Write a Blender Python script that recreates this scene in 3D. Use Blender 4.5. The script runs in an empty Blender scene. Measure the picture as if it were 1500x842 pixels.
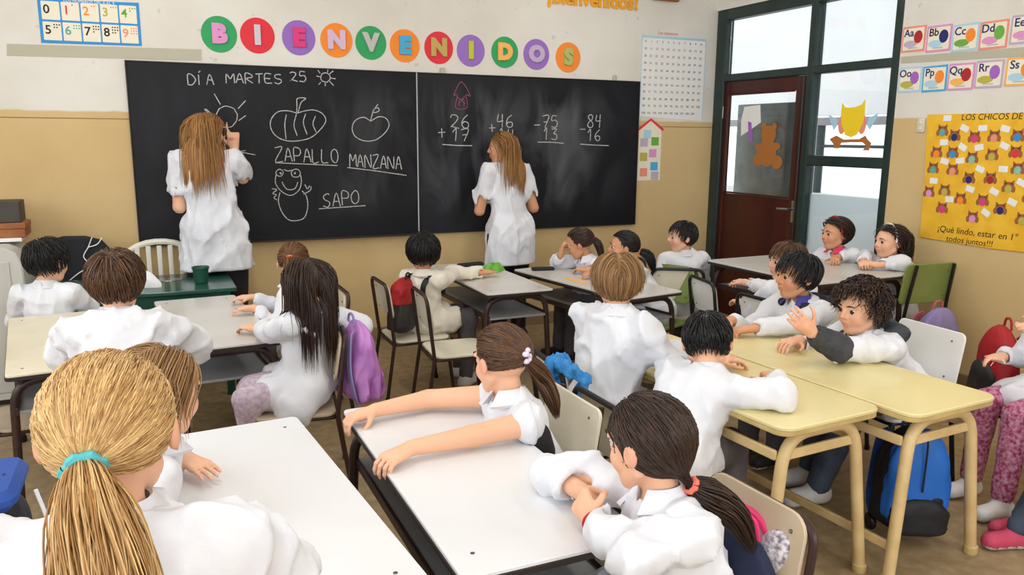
import bpy, bmesh, math, random
import numpy as np
from mathutils import Vector, Matrix

sc = bpy.context.scene
COL = sc.collection
random.seed(7)

# ------------------------------------------------------------------ camera
cam_d = bpy.data.cameras.new('camera')
cam = bpy.data.objects.new('camera', cam_d)
COL.objects.link(cam)
cam_d.sensor_width = 36.0
cam_d.lens = 36.0 * 1159.0 / 1500.0
cam_d.clip_start = 0.02
_p, _y, _r = math.radians(10.787), math.radians(24.45), math.radians(0.43)
_fw = Vector((math.sin(_y) * math.cos(_p), math.cos(_y) * math.cos(_p), -math.sin(_p)))
_rt = Vector((math.cos(_y), -math.sin(_y), 0))
_up = _rt.cross(_fw)
_R = _rt * math.cos(_r) + _up * math.sin(_r)
_U = -_rt * math.sin(_r) + _up * math.cos(_r)
cam.matrix_world = Matrix(((_R.x, _U.x, -_fw.x, 0), (_R.y, _U.y, -_fw.y, 0), (_R.z, _U.z, -_fw.z, 1.53), (0, 0, 0, 1)))
sc.camera = cam

# ------------------------------------------------------------------ world, light, exposure
sc.view_settings.view_transform = 'Standard'
sc.view_settings.look = 'None'
sc.view_settings.exposure = 0.0
sc.view_settings.gamma = 1.0
sc.view_settings.use_curve_mapping = False
world = bpy.data.worlds.new('overcast_sky')
sc.world = world
world.use_nodes = True
world.node_tree.nodes['Background'].inputs[0].default_value = (0.90, 0.95, 1.0, 1)
world.node_tree.nodes['Background'].inputs[1].default_value = 1.7


def area(name, loc, target, sx, sy, power, col=(1, 1, 1)):
    d = bpy.data.lights.new(name, 'AREA')
    d.shape = 'RECTANGLE'
    d.size, d.size_y, d.energy, d.color = sx, sy, power, col
    o = bpy.data.objects.new(name, d)
    COL.objects.link(o)
    o.location = loc
    o.rotation_euler = (Vector(target) - Vector(loc)).to_track_quat('-Z', 'Y').to_euler()
    return o


# daylight through the windows of the left and the back wall
WIN_Y = (-1.2, 1.1, 3.4)
for wy in WIN_Y:
    area('window_daylight', (-2.45, wy, 1.95), (0.6, wy + .3, 1.0), 1.7, 1.6, 25, (0.92, 0.97, 1.0))
for wx in (-0.6, 2.2):
    area('back_window_daylight', (wx, -2.35, 1.95), (wx + .3, 0.6, 1.1), 1.9, 1.6, 38, (0.93, 0.97, 1.0))
LAMPS = [(x, y) for y in (-0.2, 2.0, 4.2) for x in (0.1, 2.9)]
LAMP_POWER = 13

# ------------------------------------------------------------------ materials


def lin(c):
    return tuple(((v / 255) / 12.92 if v / 255 <= .04045 else ((v / 255 + .055) / 1.055) ** 2.4) for v in c) + (1,)


MATS = {}


def mat(name, rgb, rough=.6, rgb2=None, nscale=8, bump=0, bscale=60, metal=0, spec=.4, trans=0, coat=0, sheen=0, stretch=None, sss=0):
    """principled material with a noise blend of two colours and a fine bump"""
    m = bpy.data.materials.new(name)
    m.use_nodes = True
    nt = m.node_tree
    b = nt.nodes['Principled BSDF']
    b.inputs['Base Color'].default_value = lin(rgb)
    b.inputs['Roughness'].default_value = rough
    b.inputs['Metallic'].default_value = metal
    b.inputs['Specular IOR Level'].default_value = spec
    b.inputs['Transmission Weight'].default_value = trans
    b.inputs['Coat Weight'].default_value = coat
    b.inputs['Sheen Weight'].default_value = sheen
    if sss:
        b.inputs['Subsurface Weight'].default_value = sss
        b.inputs['Subsurface Radius'].default_value = (.012, .005, .003)
    tc = nt.nodes.new('ShaderNodeTexCoord')
    src = tc.outputs['Object']
    if stretch:
        mp = nt.nodes.new('ShaderNodeMapping')
        mp.inputs['Scale'].default_value = stretch
        nt.links.new(src, mp.inputs['Vector'])
        src = mp.outputs['Vector']
    if rgb2 is not None:
        n = nt.nodes.new('ShaderNodeTexNoise')
        n.inputs['Scale'].default_value = nscale
        n.inputs['Detail'].default_value = 5
        nt.links.new(src, n.inputs['Vector'])
        r = nt.nodes.new('ShaderNodeValToRGB')
        r.color_ramp.elements[0].position = .36
        r.color_ramp.elements[1].position = .66
        r.color_ramp.elements[0].color = lin(rgb)
        r.color_ramp.elements[1].color = lin(rgb2)
        nt.links.new(n.outputs['Fac'], r.inputs['Fac'])
        nt.links.new(r.outputs['Color'], b.inputs['Base Color'])
    if bump:
        n2 = nt.nodes.new('ShaderNodeTexNoise')
        n2.inputs['Scale'].default_value = bscale
        n2.inputs['Detail'].default_value = 4
        nt.links.new(src, n2.inputs['Vector'])
        bp = nt.nodes.new('ShaderNodeBump')
        bp.inputs['Strength'].default_value = bump
        bp.inputs['Distance'].default_value = .01
        nt.links.new(n2.outputs['Fac'], bp.inputs['Height'])
        nt.links.new(bp.outputs['Normal'], b.inputs['Normal'])
    MATS[name] = m
    return m


def wall_mat(name, groove):
    """white plaster above, ochre paint below z = 1.67, scuffs and filler marks"""
    m = mat(name, (226, 222, 213), .85, bump=.12, bscale=25)
    nt = m.node_tree
    L = nt.links.new
    b = nt.nodes['Principled BSDF']
    tc = nt.nodes['Texture Coordinate']
    sep = nt.nodes.new('ShaderNodeSeparateXYZ')
    L(tc.outputs['Object'], sep.inputs[0])

    def noise(scale, detail=4):
        n = nt.nodes.new('ShaderNodeTexNoise')
        n.inputs['Scale'].default_value = scale
        n.inputs['Detail'].default_value = detail
        L(tc.outputs['Object'], n.inputs['Vector'])
        return n.outputs['Fac']

    def ramp(f, stops):
        r = nt.nodes.new('ShaderNodeValToRGB')
        e = r.color_ramp.elements
        while len(e) < len(stops):
            e.new(.5)
        for i, (p, c) in enumerate(stops):
            e[i].position = p
            e[i].color = c
        L(f, r.inputs['Fac'])
        return r.outputs['Color']

    def mix(fac, a, c):
        x = nt.nodes.new('ShaderNodeMix')
        x.data_type = 'RGBA'
        L(fac, x.inputs[0])
        L(a, x.inputs[6])
        L(c, x.inputs[7])
        return x.outputs[2]
    white = ramp(noise(2.2), [(.3, lin((221, 216, 206))), (.7, lin((232, 229, 222)))])
    ochre = ramp(noise(1.7), [(.3, lin((208, 178, 126))), (.7, lin((218, 190, 140)))])
    spots = ramp(noise(14, 2), [(.70, (0, 0, 0, 1)), (.76, (.55, .55, .55, 1))])
    grey = ramp(noise(40), [(.3, lin((176, 172, 164))), (.7, lin((200, 197, 190)))])
    white = mix(spots, white, grey)
    # wavy hand-painted edge between the two paints
    add = nt.nodes.new('ShaderNodeMath')
    add.operation = 'MULTIPLY_ADD'
    L(noise(9), add.inputs[0])
    add.inputs[1].default_value = .02
    L(sep.outputs['Z'], add.inputs[2])
    edge = nt.nodes.new('ShaderNodeMapRange')
    edge.inputs['From Min'].default_value = 1.672
    edge.inputs['From Max'].default_value = 1.684
    L(add.outputs[0], edge.inputs['Value'])
    colr = mix(edge.outputs[0], ochre, white)
    if groove:
        g = nt.nodes.new('ShaderNodeMath')
        g.operation = 'COMPARE'
        L(sep.outputs['Z'], g.inputs[0])
        g.inputs[1].default_value = 1.623
        g.inputs[2].default_value = .0035
        dk = ramp(noise(3), [(0, lin((160, 128, 80))), (1, lin((150, 120, 74)))])
        colr = mix(g.outputs[0], colr, dk)
    L(colr, b.inputs['Base Color'])
    return m


def board_mat():
    m = mat('blackboard_paint', (24, 25, 31), .55, spec=.25)
    nt = m.node_tree
    L = nt.links.new
    b = nt.nodes['Principled BSDF']
    tc = nt.nodes['Texture Coordinate']
    mp = nt.nodes.new('ShaderNodeMapping')
    mp.inputs['Scale'].default_value = (1.3, 1, .55)
    mp.inputs['Rotation'].default_value = (0, .35, 0)
    L(tc.outputs['Object'], mp.inputs[0])
    n = nt.nodes.new('ShaderNodeTexNoise')
    n.inputs['Scale'].default_value = 2.6
    n.inputs['Detail'].default_value = 6
    n.inputs['Distortion'].default_value = 1.2
    L(mp.outputs[0], n.inputs['Vector'])
    sep = nt.nodes.new('ShaderNodeSeparateXYZ')
    L(tc.outputs['Object'], sep.inputs[0])
    # rubbed-out chalk lies mostly on the right panel (x from 2 to 3.5)
    g = nt.nodes.new('ShaderNodeValToRGB')
    e = g.color_ramp.elements
    e[0].position, e[0].color = .30, (.10, .10, .10, 1)
    e[1].position, e[1].color = 1.0, (0, 0, 0, 1)
    for p, v in ((.36, .42), (.50, .30), (.545, .95), (.82, 1), (.92, .25)):
        k = e.new(p)
        k.color = (v, v, v, 1)
    mr = nt.nodes.new('ShaderNodeMapRange')
    mr.inputs['From Min'].default_value = -.1
    mr.inputs['From Max'].default_value = 3.76
    L(sep.outputs['X'], mr.inputs['Value'])
    L(mr.outputs[0], g.inputs['Fac'])
    gz = nt.nodes.new('ShaderNodeValToRGB')
    e = gz.color_ramp.elements
    e[0].position, e[0].color = .10, (.05, .05, .05, 1)
    e[1].position, e[1].color = .97, (.1, .1, .1, 1)
    for p, v in ((.25, .9), (.80, 1)):
        k = e.new(p)
        k.color = (v, v, v, 1)
    mz = nt.nodes.new('ShaderNodeMapRange')
    mz.inputs['From Min'].default_value = .8
    mz.inputs['From Max'].default_value = 1.98
    L(sep.outputs['Z'], mz.inputs['Value'])
    L(mz.outputs[0], gz.inputs['Fac'])
    r = nt.nodes.new('ShaderNodeValToRGB')
    r.color_ramp.elements[0].position = .42
    r.color_ramp.elements[1].position = .78
    L(n.outputs['Fac'], r.inputs['Fac'])
    mu = nt.nodes.new('ShaderNodeMath')
    mu.operation = 'MULTIPLY'
    L(r.outputs['Color'], mu.inputs[0])
    L(g.outputs['Color'], mu.inputs[1])
    mu2 = nt.nodes.new('ShaderNodeMath')
    mu2.operation = 'MULTIPLY'
    L(mu.outputs[0], mu2.inputs[0])
    L(gz.outputs['Color'], mu2.inputs[1])
    mx = nt.nodes.new('ShaderNodeMix')
    mx.data_type = 'RGBA'
    L(mu2.outputs[0], mx.inputs[0])
    mx.inputs[6].default_value = lin((23, 24, 30))
    mx.inputs[7].default_value = lin((96, 98, 104))
    L(mx.outputs[2], b.inputs['Base Color'])
    return m


def hair_mat(name, dark, light, rough=.42):
    m = mat(name, dark, rough, spec=.5)
    nt = m.node_tree
    b = nt.nodes['Principled BSDF']
    a = nt.nodes.new('ShaderNodeAttribute')
    a.attribute_name = 'shade'
    r = nt.nodes.new('ShaderNodeValToRGB')
    r.color_ramp.elements[0].color = lin(dark)
    r.color_ramp.elements[1].color = lin(light)
    nt.links.new(a.outputs['Fac'], r.inputs['Fac'])
    nt.links.new(r.outputs['Color'], b.inputs['Base Color'])
    return m


def skin_mat(name, rgb, red):
    m = mat(name, rgb, .5, spec=.35, sss=.12)
    nt = m.node_tree
    b = nt.nodes['Principled BSDF']
    a = nt.nodes.new('ShaderNodeAttribute')
    a.attribute_name = 'tint'
    mx = nt.nodes.new('ShaderNodeMix')
    mx.data_type = 'RGBA'
    nt.links.new(a.outputs['Fac'], mx.inputs[0])
    mx.inputs[6].default_value = lin(rgb)
    mx.inputs[7].default_value = lin(red)
    nt.links.new(mx.outputs[2], b.inputs['Base Color'])
    return m


wall_mat('wall_paint', True)


def cloth_mat(name, rgb, rgb2):
    """woven cotton with crease lines in the bump"""
    m = mat(name, rgb, .82, rgb2, 5, .25, 40, sheen=.15)
    nt = m.node_tree
    tc = nt.nodes['Texture Coordinate']
    b = nt.nodes['Principled BSDF']
    old = nt.nodes['Bump']
    n = nt.nodes.new('ShaderNodeTexNoise')
    n.noise_type = 'RIDGED_MULTIFRACTAL'
    n.inputs['Scale'].default_value = 6.5
    n.inputs['Detail'].default_value = 2.5
    n.inputs['Distortion'].default_value = .9
    nt.links.new(tc.outputs['Object'], n.inputs['Vector'])
    b2 = nt.nodes.new('ShaderNodeBump')
    b2.inputs['Strength'].default_value = .55
    b2.inputs['Distance'].default_value = .022
    nt.links.new(n.outputs['Fac'], b2.inputs['Height'])
    nt.links.new(old.outputs['Normal'], b2.inputs['Normal'])
    nt.links.new(b2.outputs['Normal'], b.inputs['Normal'])


wall_mat('wall_paint_side', False)
board_mat()
skin_mat('skin_light', (236, 184, 152), (205, 112, 98))
skin_mat('skin_tan', (214, 156, 120), (180, 92, 78))
skin_mat('skin_brown', (188, 130, 98), (150, 78, 66))
hair_mat('hair_black', (10, 9, 11), (34, 30, 32))
hair_mat('hair_dark_brown', (26, 17, 14), (78, 54, 42))
hair_mat('hair_brown', (56, 36, 24), (122, 84, 56))
hair_mat('hair_chestnut', (62, 38, 24), (142, 92, 56))
hair_mat('hair_light_brown', (112, 78, 46), (196, 152, 102))
hair_mat('hair_blond', (158, 108, 54), (240, 204, 142))
hair_mat('hair_honey', (116, 72, 36), (206, 152, 88))
cloth_mat('coat_white', (229, 230, 236), (221, 223, 231))
cloth_mat('coat_grey_white', (222, 223, 230), (213, 215, 223))
cloth_mat('coat_cream', (234, 228, 214), (226, 219, 204))
mat('eye_white', (214, 206, 202), .3)
mat('eye_dark', (32, 20, 16), .15)
mat('ceiling_paint', (232, 230, 224), .9)
mat('floor_terrazzo', (146, 124, 92), .5, (168, 146, 112), 18, .05, 90)
mat('baseboard_brown', (142, 118, 86), .55, (156, 132, 98), 8)
mat('door_wood', (62, 22, 18), .4, (74, 28, 22), 6, .1, 40, stretch=(1, 1, .12))
mat('frame_green', (34, 50, 48), .4, (40, 58, 55), 8)
mat('steel', (190, 190, 192), .3, metal=1)
mat('glass', (250, 252, 252), .02, trans=1, spec=.5)
mat('frosted_film', (236, 246, 250), .6, trans=.85)
mat('corridor_white', (236, 238, 238), .8, (228, 231, 232), 1.5)
mat('corridor_board', (104, 116, 116), .8, (128, 140, 138), 5, .1)
mat('chalk', (212, 212, 210), .95, (150, 150, 150), 120)
mat('chalk_pink', (176, 96, 120), .95, (110, 60, 80), 120)
mat('board_frame', (178, 178, 180), .5)
mat('desk_white', (233, 234, 237), .35, (228, 229, 232), 3, coat=.2)
mat('desk_grey_top', (214, 211, 206), .35, (206, 202, 196), 3, coat=.2)
mat('desk_cream_top', (228, 220, 196), .4, (220, 210, 184), 4)
mat('desk_yellow_top', (232, 219, 164), .38, (224, 208, 150), 4, coat=.15)
mat('yellow_edge', (206, 182, 124), .5, (186, 160, 104), 12)
mat('cream_tube', (224, 198, 146), .42, (206, 176, 124), 9, .1, 50)
mat('chipped_brown', (96, 66, 44), .6)
mat('dark_edge', (44, 36, 34), .45)
mat('shelf_grey', (150, 150, 150), .45, (136, 136, 138), 4)
mat('brown_tube', (48, 30, 27), .38, (60, 40, 36), 8)
mat('black_tube', (26, 25, 27), .38)
mat('panel_cream', (226, 220, 200), .45, (216, 208, 186), 5)
mat('panel_white', (232, 231, 228), .45, (224, 222, 218), 5)
mat('panel_green', (136, 152, 84), .5, (124, 140, 74), 5)
mat('panel_beige', (204, 186, 160), .5, (190, 170, 144), 6)
mat('screw', (110, 108, 104), .4, metal=.8)
mat('table_green', (28, 74, 62), .3, (36, 86, 72), 5, coat=.3)
mat('pot_green', (26, 78, 62), .35)
mat('cloth_white', (238, 238, 240), .85, (228, 228, 232), 10, .2, 30)
mat('black_fabric', (28, 28, 34), .75, (36, 36, 44), 12, .2, 60)
mat('navy_fabric', (34, 40, 66), .8, (42, 50, 80), 12, .2, 60)
mat('charcoal_fabric', (58, 60, 66), .8, (70, 72, 78), 20, .3, 80)
mat('jeans_fabric', (62, 72, 92), .8, (78, 90, 110), 14, .2, 80)
mat('grey_trousers', (96, 92, 96), .8, (84, 80, 86), 14, .2, 80)
mat('dotted_leggings', (212, 196, 208), .8, (184, 160, 184), 55)
mat('magenta_leggings', (150, 36, 84), .8, (204, 150, 176), 70)
mat('purple_shirt', (74, 70, 150), .8)
mat('plastic_white', (232, 228, 216), .4)
mat('cabinet_white', (206, 204, 198), .5, (198, 196, 190), 2)
mat('box_dark', (54, 52, 52), .6, (74, 70, 62), 5)
mat('folder_brown', (170, 112, 72), .75, (150, 92, 58), 8)
mat('paper_white', (236, 234, 228), .9)
mat('bag_purple', (176, 110, 186), .55, (204, 142, 212), 6, .3, 14)
mat('bag_red', (178, 34, 40), .6, (160, 26, 34), 6, .2, 20)
mat('bag_dark', (42, 42, 48), .7, (70, 66, 60), 9, .2, 30)
mat('bag_blue', (38, 112, 206), .5, (32, 98, 190), 4, .15, 20)
mat('bag_black', (22, 23, 28), .6, (30, 31, 38), 8, .2, 40)
mat('strap_blue', (40, 78, 160), .6)
mat('scarf_blue', (62, 146, 208), .7, (38, 112, 184), 20, .3, 40)
mat('bag_lilac', (150, 140, 190), .65, (136, 124, 178), 7, .2, 24)
mat('bag_coral', (196, 88, 98), .65, (206, 104, 120), 7, .2, 24)
mat('dot_lilac', (206, 180, 218), .7, (236, 224, 240), 90)
mat('dot_white', (232, 228, 232), .7, (120, 110, 130), 90)
mat('hot_pink', (232, 60, 120), .6)
mat('coral', (240, 120, 104), .6)
mat('turquoise', (72, 168, 176), .6, (96, 190, 196), 40)
mat('orange_tie', (232, 110, 60), .6)
mat('red_band', (206, 44, 52), .5)
mat('white_band', (236, 232, 226), .5)
mat('lilac_clip', (226, 214, 238), .5)
mat('shoe_white', (222, 222, 222), .6)
mat('shoe_pink', (196, 70, 100), .6)
mat('shoe_dark', (44, 40, 42), .6)
mat('sole', (214, 212, 208), .7)
mat('lamp_tube', (255, 255, 250), .5)
MATS['lamp_tube'].node_tree.nodes['Principled BSDF'].inputs['Emission Color'].default_value = (1, 1, .97, 1)
MATS['lamp_tube'].node_tree.nodes['Principled BSDF'].inputs['Emission Strength'].default_value = 6
for _n, _c in dict(green=(52, 164, 98), red=(228, 52, 66), purple=(154, 112, 198), orange=(250, 144, 52), pink=(226, 152, 204), silver=(206, 206, 218), magenta=(226, 64, 132), lilac=(220, 190, 218), grey_silver=(196, 194, 190), sky=(74, 176, 222), gold=(196, 168, 98), lime=(196, 200, 62), peach=(246, 186, 100), pale_lilac=(196, 178, 204), sage=(176, 190, 112), yellow=(248, 200, 48), blue=(60, 146, 214), brown=(160, 100, 60), white=(240, 240, 238), black=(34, 32, 34), teal=(96, 170, 160), navy=(40, 40, 110), crimson=(176, 40, 44), olive=(190, 180, 80), mint=(140, 200, 180), sign_orange=(240, 168, 46), owl_yellow=(248, 214, 40), bear_brown=(176, 112, 52), tape=(188, 184, 164), violet=(168, 104, 196), cream=(240, 234, 214), leaf=(110, 176, 70), pale_blue=(176, 214, 236), salmon=(240, 150, 130)).items():
    mat('paper_' + _n, _c, .7, bump=.05, bscale=200)
_m = mat('poster_yellow', (246, 196, 56), .75, (236, 178, 40), 10, .1, 60)

# ------------------------------------------------------------------ object helpers


def tag(o, label=None, cat=None, group=None, kind=None):
    if label:
        o['label'] = label
    if cat:
        o['category'] = cat
    if group:
        o['group'] = group
    if kind:
        o['kind'] = kind
    return o


def thing(name, label, cat, loc=(0, 0, 0), rz=0.0, group=None):
    o = bpy.data.objects.new(name, None)
    o.empty_display_size = .05
    COL.objects.link(o)
    o.location = loc
    o.rotation_euler = (0, 0, math.radians(rz))
    return tag(o, label, cat, group)


def put(name, me, parent=None, m=None):
    if m:
        for x in (m if isinstance(m, (list, tuple)) else [m]):
            me.materials.append(MATS[x])
    o = bpy.data.objects.new(name, me)
    COL.objects.link(o)
    if parent:
        o.parent = parent
    return o


def copy_tree(o, parent=None):
    c = o.copy()
    COL.objects.link(c)
    c.parent = parent
    for ch in o.children:
        copy_tree(ch, c)
    return c


def np_mesh(name, V, Q, smooth=True, attr=None):
    """mesh from numpy vertices and an (n, 3 or 4) face array"""
    me = bpy.data.meshes.new(name)
    V = np.ascontiguousarray(V, dtype=np.float32)
    Q = np.ascontiguousarray(Q, dtype=np.int32)
    k = Q.shape[1]
    me.vertices.add(len(V))
    me.vertices.foreach_set('co', V.ravel())
    me.loops.add(Q.size)
    me.loops.foreach_set('vertex_index', Q.ravel())
    me.polygons.add(len(Q))
    me.polygons.foreach_set('loop_start', np.arange(0, Q.size, k, dtype=np.int32))
    me.polygons.foreach_set('use_smooth', np.full(len(Q), smooth))
    me.update(calc_edges=True)
    if attr:
        for an, av in attr.items():
            a = me.attributes.new(an, 'FLOAT', 'POINT')
            a.data.foreach_set('value', np.ascontiguousarray(av, dtype=np.float32))
    return me


def rrect(w, h, r, n=5):
    out = []
    for cx, cy, a0 in ((w / 2 - r, h / 2 - r, 0), (-w / 2 + r, h / 2 - r, 90), (-w / 2 + r, -h / 2 + r, 180), (w / 2 - r, -h / 2 + r, 270)):
        for i in range(n + 1):
            a = math.radians(a0 + 90 * i / n)
            out.append((cx + r * math.cos(a), cy + r * math.sin(a)))
    return out


def fillet(pts, r, n=6):
    """polyline with its inner corners rounded"""
    P = [Vector(p) for p in pts]
    out = [P[0]]
    for i in range(1, len(P) - 1):
        a, b, c = P[i - 1], P[i], P[i + 1]
        u, v = (a - b), (c - b)
        d = min(r, u.length * .49, v.length * .49)
        s, e = b + u.normalized() * d, b + v.normalized() * d
        for k in range(n + 1):
            t = k / n
            out.append(s * (1 - t) ** 2 + b * 2 * t * (1 - t) + e * t * t)
    out.append(P[-1])
    return out


def spline(pts, n=6):
    """Catmull-Rom through the points"""
    P = [Vector(p) for p in pts]
    P = [P[0] * 2 - P[1]] + P + [P[-1] * 2 - P[-2]]
    out = []
    for i in range(1, len(P) - 2):
        for k in range(n):
            t = k / n
            a, b, c, d = P[i - 1], P[i], P[i + 1], P[i + 2]
            out.append(.5 * ((2 * b) + (c - a) * t + (2 * a - 5 * b + 4 * c - d) * t * t + (3 * b - a - 3 * c + d) * t ** 3))
    out.append(P[-2])
    return out


class MB:
    def __init__(s):
        s.v, s.f = [], []

    def add(s, vs, fs):
        o = len(s.v)
        s.v += [tuple(p) for p in vs]
        s.f += [tuple(i + o for i in f) for f in fs]
        return s

    def box(s, c, d, rz=0):
        x, y, z = d[0] / 2, d[1] / 2, d[2] / 2
        R = Matrix.Rotation(math.radians(rz), 3, 'Z')
        vs = [Vector(c) + R @ Vector((sx * x, sy * y, sz * z)) for sz in (-1, 1) for sx, sy in ((-1, -1), (1, -1), (1, 1), (-1, 1))]
        return s.add(vs, [(3, 2, 1, 0), (4, 5, 6, 7), (0, 1, 5, 4), (1, 2, 6, 5), (2, 3, 7, 6), (3, 0, 4, 7)])

    def rbox(s, c, d, ch=.004, M=None):
        """box with chamfered edges"""
        w, h = d[0], d[1]
        r = min(ch * 2, w * .45, h * .45)
        M = M or Matrix.Identity(4)
        return s.panel(rrect(w, h, r, 2), d[2], Matrix.Translation(Vector(c)) @ M @ Matrix.Translation((0, 0, -d[2] / 2)), ch)

    def panel(s, out, t, M=None, ch=.002):
        """outline in local xy extruded along z from 0 to t with chamfered rims"""
        M = M or Matrix.Identity(4)
        n = len(out)
        nrm = []
        for i in range(n):
            a, b = Vector(out[i - 1]), Vector(out[(i + 1) % n])
            e = b - a
            q = Vector((e.y, -e.x))
            nrm.append(q.normalized() if q.length > 0 else Vector((0, 0)))
        vs = []
        for ins, z in ((ch, 0), (0, ch), (0, t - ch), (ch, t)):
            for p, q in zip(out, nrm):
                vs.append(M @ Vector((p[0] - q.x * ins, p[1] - q.y * ins, z)))
        fs = [tuple(range(n - 1, -1, -1)), tuple(range(3 * n, 4 * n))]
        for k in range(3):
            for i in range(n):
                j = (i + 1) % n
                fs.append((k * n + i, k * n + j, (k + 1) * n + j, (k + 1) * n + i))
        return s.add(vs, fs)

    def tube(s, pts, r, seg=8, cap=True, rr=None):
        P = [Vector(p) for p in pts]
        n = len(P)
        T = [(P[min(i + 1, n - 1)] - P[max(i - 1, 0)]).normalized() for i in range(n)]
        ref = Vector((0, 0, 1)) if abs(T[0].z) < .9 else Vector((1, 0, 0))
        u = T[0].cross(ref).normalized()
        vs, fs = [], []
        for i in range(n):
            u = (u - T[i] * u.dot(T[i]))
            u = u.normalized() if u.length > 1e-6 else T[i].orthogonal().normalized()
            w = T[i].cross(u)
            q = rr[i] if rr else r
            for k in range(seg):
                a = 2 * math.pi * k / seg
                vs.append(P[i] + u * (q * math.cos(a)) + w * (q * math.sin(a)))
        for i in range(n - 1):
            for k in range(seg):
                j = (k + 1) % seg
                fs.append((i * seg + k, i * seg + j, (i + 1) * seg + j, (i + 1) * seg + k))
        if cap:
            fs += [tuple(range(seg - 1, -1, -1)), tuple(range((n - 1) * seg, n * seg))]
        return s.add(vs, fs)

    def ribbon(s, pts, w, t, up):
        """flat strap: rectangular section of width w (along up x tangent) and thickness t (along up)"""
        P = [Vector(p) for p in pts]
        n = len(P)
        up = Vector(up)
        vs, fs = [], []
        for i in range(n):
            T = (P[min(i + 1, n - 1)] - P[max(i - 1, 0)]).normalized()
            sd = T.cross(up).normalized()
            nn = sd.cross(T)
            for a, b in ((-1, -1), (1, -1), (1, 1), (-1, 1)):
                vs.append(P[i] + sd * (a * w / 2) + nn * (b * t / 2))
        for i in range(n - 1):
            for k in range(4):
                j = (k + 1) % 4
                fs.append((i * 4 + k, i * 4 + j, i * 4 + 4 + j, i * 4 + 4 + k))
        fs += [(3, 2, 1, 0), tuple(range(4 * n - 4, 4 * n))]
        return s.add(vs, fs)

    def lathe(s, prof, seg=20, M=None):
        M = M or Matrix.Identity(4)
        vs, fs = [], []
        for r, z in prof:
            for k in range(seg):
                a = 2 * math.pi * k / seg
                vs.append(M @ Vector((r * math.cos(a), r * math.sin(a), z)))
        for i in range(len(prof) - 1):
            for k in range(seg):
                j = (k + 1) % seg
                fs.append((i * seg + k, i * seg + j, (i + 1) * seg + j, (i + 1) * seg + k))
        fs += [tuple(range(seg - 1, -1, -1)), tuple(range((len(prof) - 1) * seg, len(prof) * seg))]
        return s.add(vs, fs)

    def ball(s, c, r, nu=12, nv=8, M=None):
        r = (r, r, r) if isinstance(r, (int, float)) else r
        M = M or Matrix.Identity(3)
        vs, fs = [], []
        c = Vector(c)
        for j in range(1, nv):
            b = math.pi * j / nv
            for i in range(nu):
                a = 2 * math.pi * i / nu
                vs.append(c + M @ Vector((r[0] * math.sin(b) * math.cos(a), r[1] * math.sin(b) * math.sin(a), r[2] * math.cos(b))))
        top, bot = len(vs), len(vs) + 1
        vs += [c + M @ Vector((0, 0, r[2])), c - M @ Vector((0, 0, r[2]))]
        for j in range(nv - 2):
            for i in range(nu):
                k = (i + 1) % nu
                fs.append((j * nu + i, (j + 1) * nu + i, (j + 1) * nu + k, j * nu + k))
        for i in range(nu):
            k = (i + 1) % nu
            fs.append((top, i, k))
            fs.append((bot, (nv - 2) * nu + k, (nv - 2) * nu + i))
        return s.add(vs, fs)

    def mesh(s, name, sharp=38):
        me = bpy.data.meshes.new(name)
        me.from_pydata(s.v, [], s.f)
        me.polygons.foreach_set('use_smooth', np.full(len(me.polygons), True))
        me.set_sharp_from_angle(angle=math.radians(sharp))
        me.update()
        return me

    def build(s, name, m, parent=None, sharp=38):
        return put(name, s.mesh(name, sharp), parent, m)


def struct(o):
    o['kind'] = 'structure'
    return o


def T(x, y, z):
    return Matrix.Translation((x, y, z))


def FRONT(x, z, y=5.754):
    """frame on the front wall: local x -> world x, local y -> world z, local z -> towards the room"""
    return Matrix(((1, 0, 0, x), (0, 0, -1, y), (0, 1, 0, z), (0, 0, 0, 1)))


def RIGHT(y, z, x=4.531):
    """frame on the right wall: local x -> world -y (reading direction), local y -> world z, local z -> into the room"""
    return Matrix(((0, 0, -1, x), (-1, 0, 0, y), (0, 1, 0, z), (0, 0, 0, 1)))


def text_geo(txt, size, M, ext=.001, off=0.0, bev=0.0, align='CENTER', shear=0):
    c = bpy.data.curves.new('t', 'FONT')
    c.body = txt
    c.size = size
    c.extrude = ext
    c.offset = off
    c.bevel_depth = bev
    c.bevel_resolution = 1
    c.resolution_u = 3
    c.align_x = align
    c.align_y = 'CENTER'
    c.shear = shear
    o = bpy.data.objects.new('t', c)
    me = bpy.data.meshes.new_from_object(o)
    vs = [M @ v.co for v in me.vertices]
    fs = [tuple(p.vertices) for p in me.polygons]
    bpy.data.objects.remove(o)
    bpy.data.curves.remove(c)
    bpy.data.meshes.remove(me)
    return vs, fs
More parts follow.
